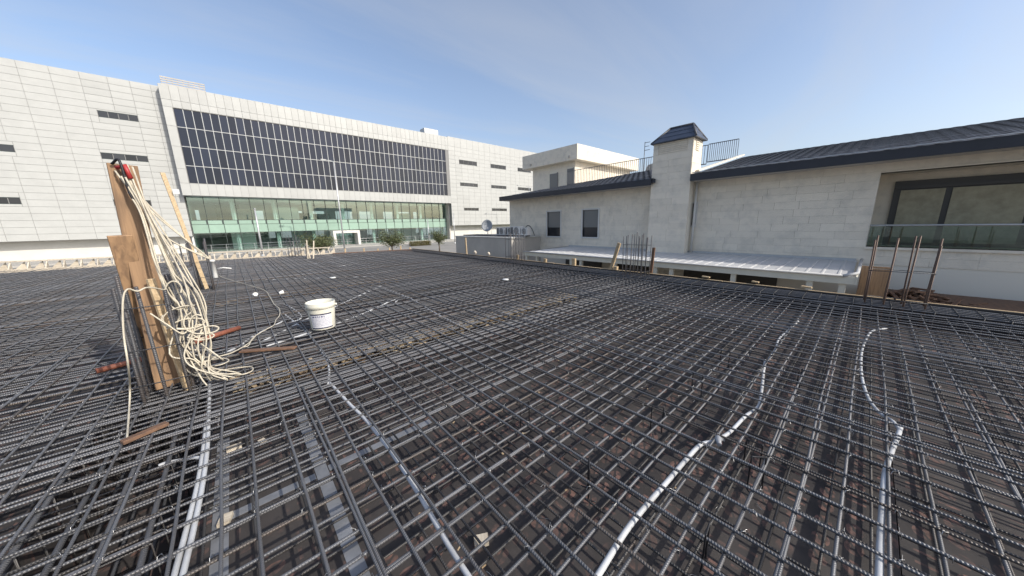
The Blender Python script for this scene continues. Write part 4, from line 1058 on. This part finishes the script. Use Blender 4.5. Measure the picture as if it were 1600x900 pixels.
# cable tangle -------------------------------------------------------------------------
r2 = random.Random(21); cq = MB(); CRAD = .0062
topp = Vector((-.575, 3.98, 1.86))
def strand(pts): cq.tube(smooth_path(pts, 6), CRAD, 6)
for i in range(13):
    g = lambda s_: r2.gauss(0, s_)
    sx = r2.uniform(-.02, .16)
    pts = [topp+Vector((g(.02), g(.02), g(.05))), topp+Vector((.05+sx*.4, -.05+g(.02), -.35+g(.05))), Vector((-.50+sx, 3.90+g(.03), 1.05+g(.08))), Vector((-.44+sx*.8+g(.03), 3.86+g(.03), .72+g(.06))),
           Vector((-.46+sx*.7+g(.05), 3.85+g(.04), .42+g(.05))), Vector((-.42+sx*.6+g(.05), 3.83+g(.04), .18+g(.04))), Vector((-.36+sx*.6+g(.06), 3.82+g(.06), .025+abs(g(.01))))]
    strand(pts)
for i in range(4):           # slack loops high up
    o_ = r2.uniform(.0, .05)
    strand([topp+Vector((0, 0, .02)), topp+Vector((.10, -.02, -.25-o_)), topp+Vector((.30+o_, .02, -.62-o_)), topp+Vector((.31+o_, .02, -.66-o_)), topp+Vector((.15, -.02, -.52)), topp+Vector((.04, -.03, -.30))])
for i in range(7):           # loops in the tangle
    c = Vector((-.44+r2.uniform(-.04, .14), 3.84, r2.uniform(.5, .95))); ra, rb = r2.uniform(.05, .13), r2.uniform(.05, .10); a0 = r2.uniform(0, 6)
    strand([c+Vector((ra*math.cos(a0+a), -.02+.02*a/6, rb*math.sin(a0+a)-.02*a)) for a in [k*.7 for k in range(10)]])
zf = .016
base = [(262, 560), (275, 578), (300, 584)]
def fl(*px): return [onz(x, y, zf+r2.uniform(0, .012)) for x, y in px]
strand([Vector((-.42, 3.84, .25))] + fl((286, 575), (320, 585), (350, 578), (390, 573), (393, 580), (370, 586), (330, 582), (295, 587), (280, 572)))
strand([Vector((-.38, 3.84, .30))] + fl((300, 572), (325, 563), (350, 560), (357, 564), (340, 571), (300, 574), (284, 565)))
strand([Vector((-.36, 3.84, .4)), Vector((-.24, 3.83, .2))] + fl((318, 545), (319, 560), (305, 568), (285, 573)))
strand([Vector((-.40, 3.84, .35))] + fl((290, 545), (310, 556), (330, 558), (358, 553), (378, 543), (388, 540), (396, 527), (417, 514), (428, 508), (431, 500), (437, 492), (436, 482), (428, 475), (421, 463), (412, 453), (380, 443), (345, 432), (331, 420)))
strand(fl((300, 578), (330, 561), (362, 551), (380, 542), (392, 533), (400, 524)))
strand([Vector((-.48, 3.86, .9)), ony(232, 449, 3.72), ony(215, 455, 3.66), ony(199, 452, 3.62), ony(192, 470, 3.6), ony(193, 520, 3.56), ony(200, 570, 3.5), onz(203, 610, .12), onz(201, 650, .02), onz(198, 690, .02)])
strand([Vector((-.60, 3.8, .74)), Vector((-.52, 3.8, .62)), Vector((-.45, 3.82, .52)), Vector((-.40, 3.84, .60)), Vector((-.42, 3.85, .8))])
ct = tag(cq.build('cable_tangle', CABLE), 'tangled cream electrical cable hanging from the tall brown board onto the rebar', 'cable')
tag(MB().tube([topp+Vector((-.03, .01, .03)), topp+Vector((.02, -.01, .05)), topp+Vector((.035, -.02, -.05))], .016, 8).build('red_clip', RED), 'small red clip holding the cable at the top of the tall board', 'clip')
tag(MB().tube(smooth_path([topp+Vector((-.05, .03, .06)), topp+Vector((0, -.02, .08)), topp+Vector((.01, -.03, -.15)), topp+Vector((.03, -.03, -.24))]), .009, 6).build('black_cord', BLACK_WIRE), 'short black cord looped at the top of the tall brown board', 'cord')

# sawdust and chips along the cross beams
r2 = random.Random(31); cq = MB()
def chips(n, y0, y1, x0, x1, s, zr_=.05):
    for i in range(n):
        c = Vector((r2.uniform(x0, x1), r2.gauss((y0+y1)/2, (y1-y0)/4), DZ+.004+r2.random()*zr_)); a = r2.uniform(0, 6.28); l, w_ = r2.uniform(.3, 1)*s, r2.uniform(.15, .4)*s
        d = Vector((math.cos(a), math.sin(a), r2.uniform(-.15, .15)))
        cq.bar(c-d*l/2, c+d*l/2, w_, .004)
chips(1300, 3.78, 4.12, -.2, 5.2, .10, .13); chips(350, 8.4, 9.6, -.5, 4, .12); chips(60, .2, 3, -.2, 4.5, .03)
tag(cq.build('wood_chips', CHIP), 'pale wood chips and sawdust scattered under the rebar', 'wood chips', kind='stuff')
for i, ((x, y), s_, l) in enumerate((((410, 690), .045, 'square pale wood offcut on the grey tape at lower left'), ((366, 700), .07, 'slanted pale wood offcut next to the paired conduits'), ((352, 812), .06, 'pale wood offcut at the crossing of the grey tapes'), ((752, 845), .06, 'pale broken block under the rebar at bottom centre'))):
    p = onz(x, y, DZ+.012); t = tag(MB().box(-s_*.45, s_*.45, -s_*.6, s_*.6, -.008, .012).build('wood_offcut', WOOD_W, None, p), l, 'offcut'); t.rotation_euler.z = i*1.3+.3
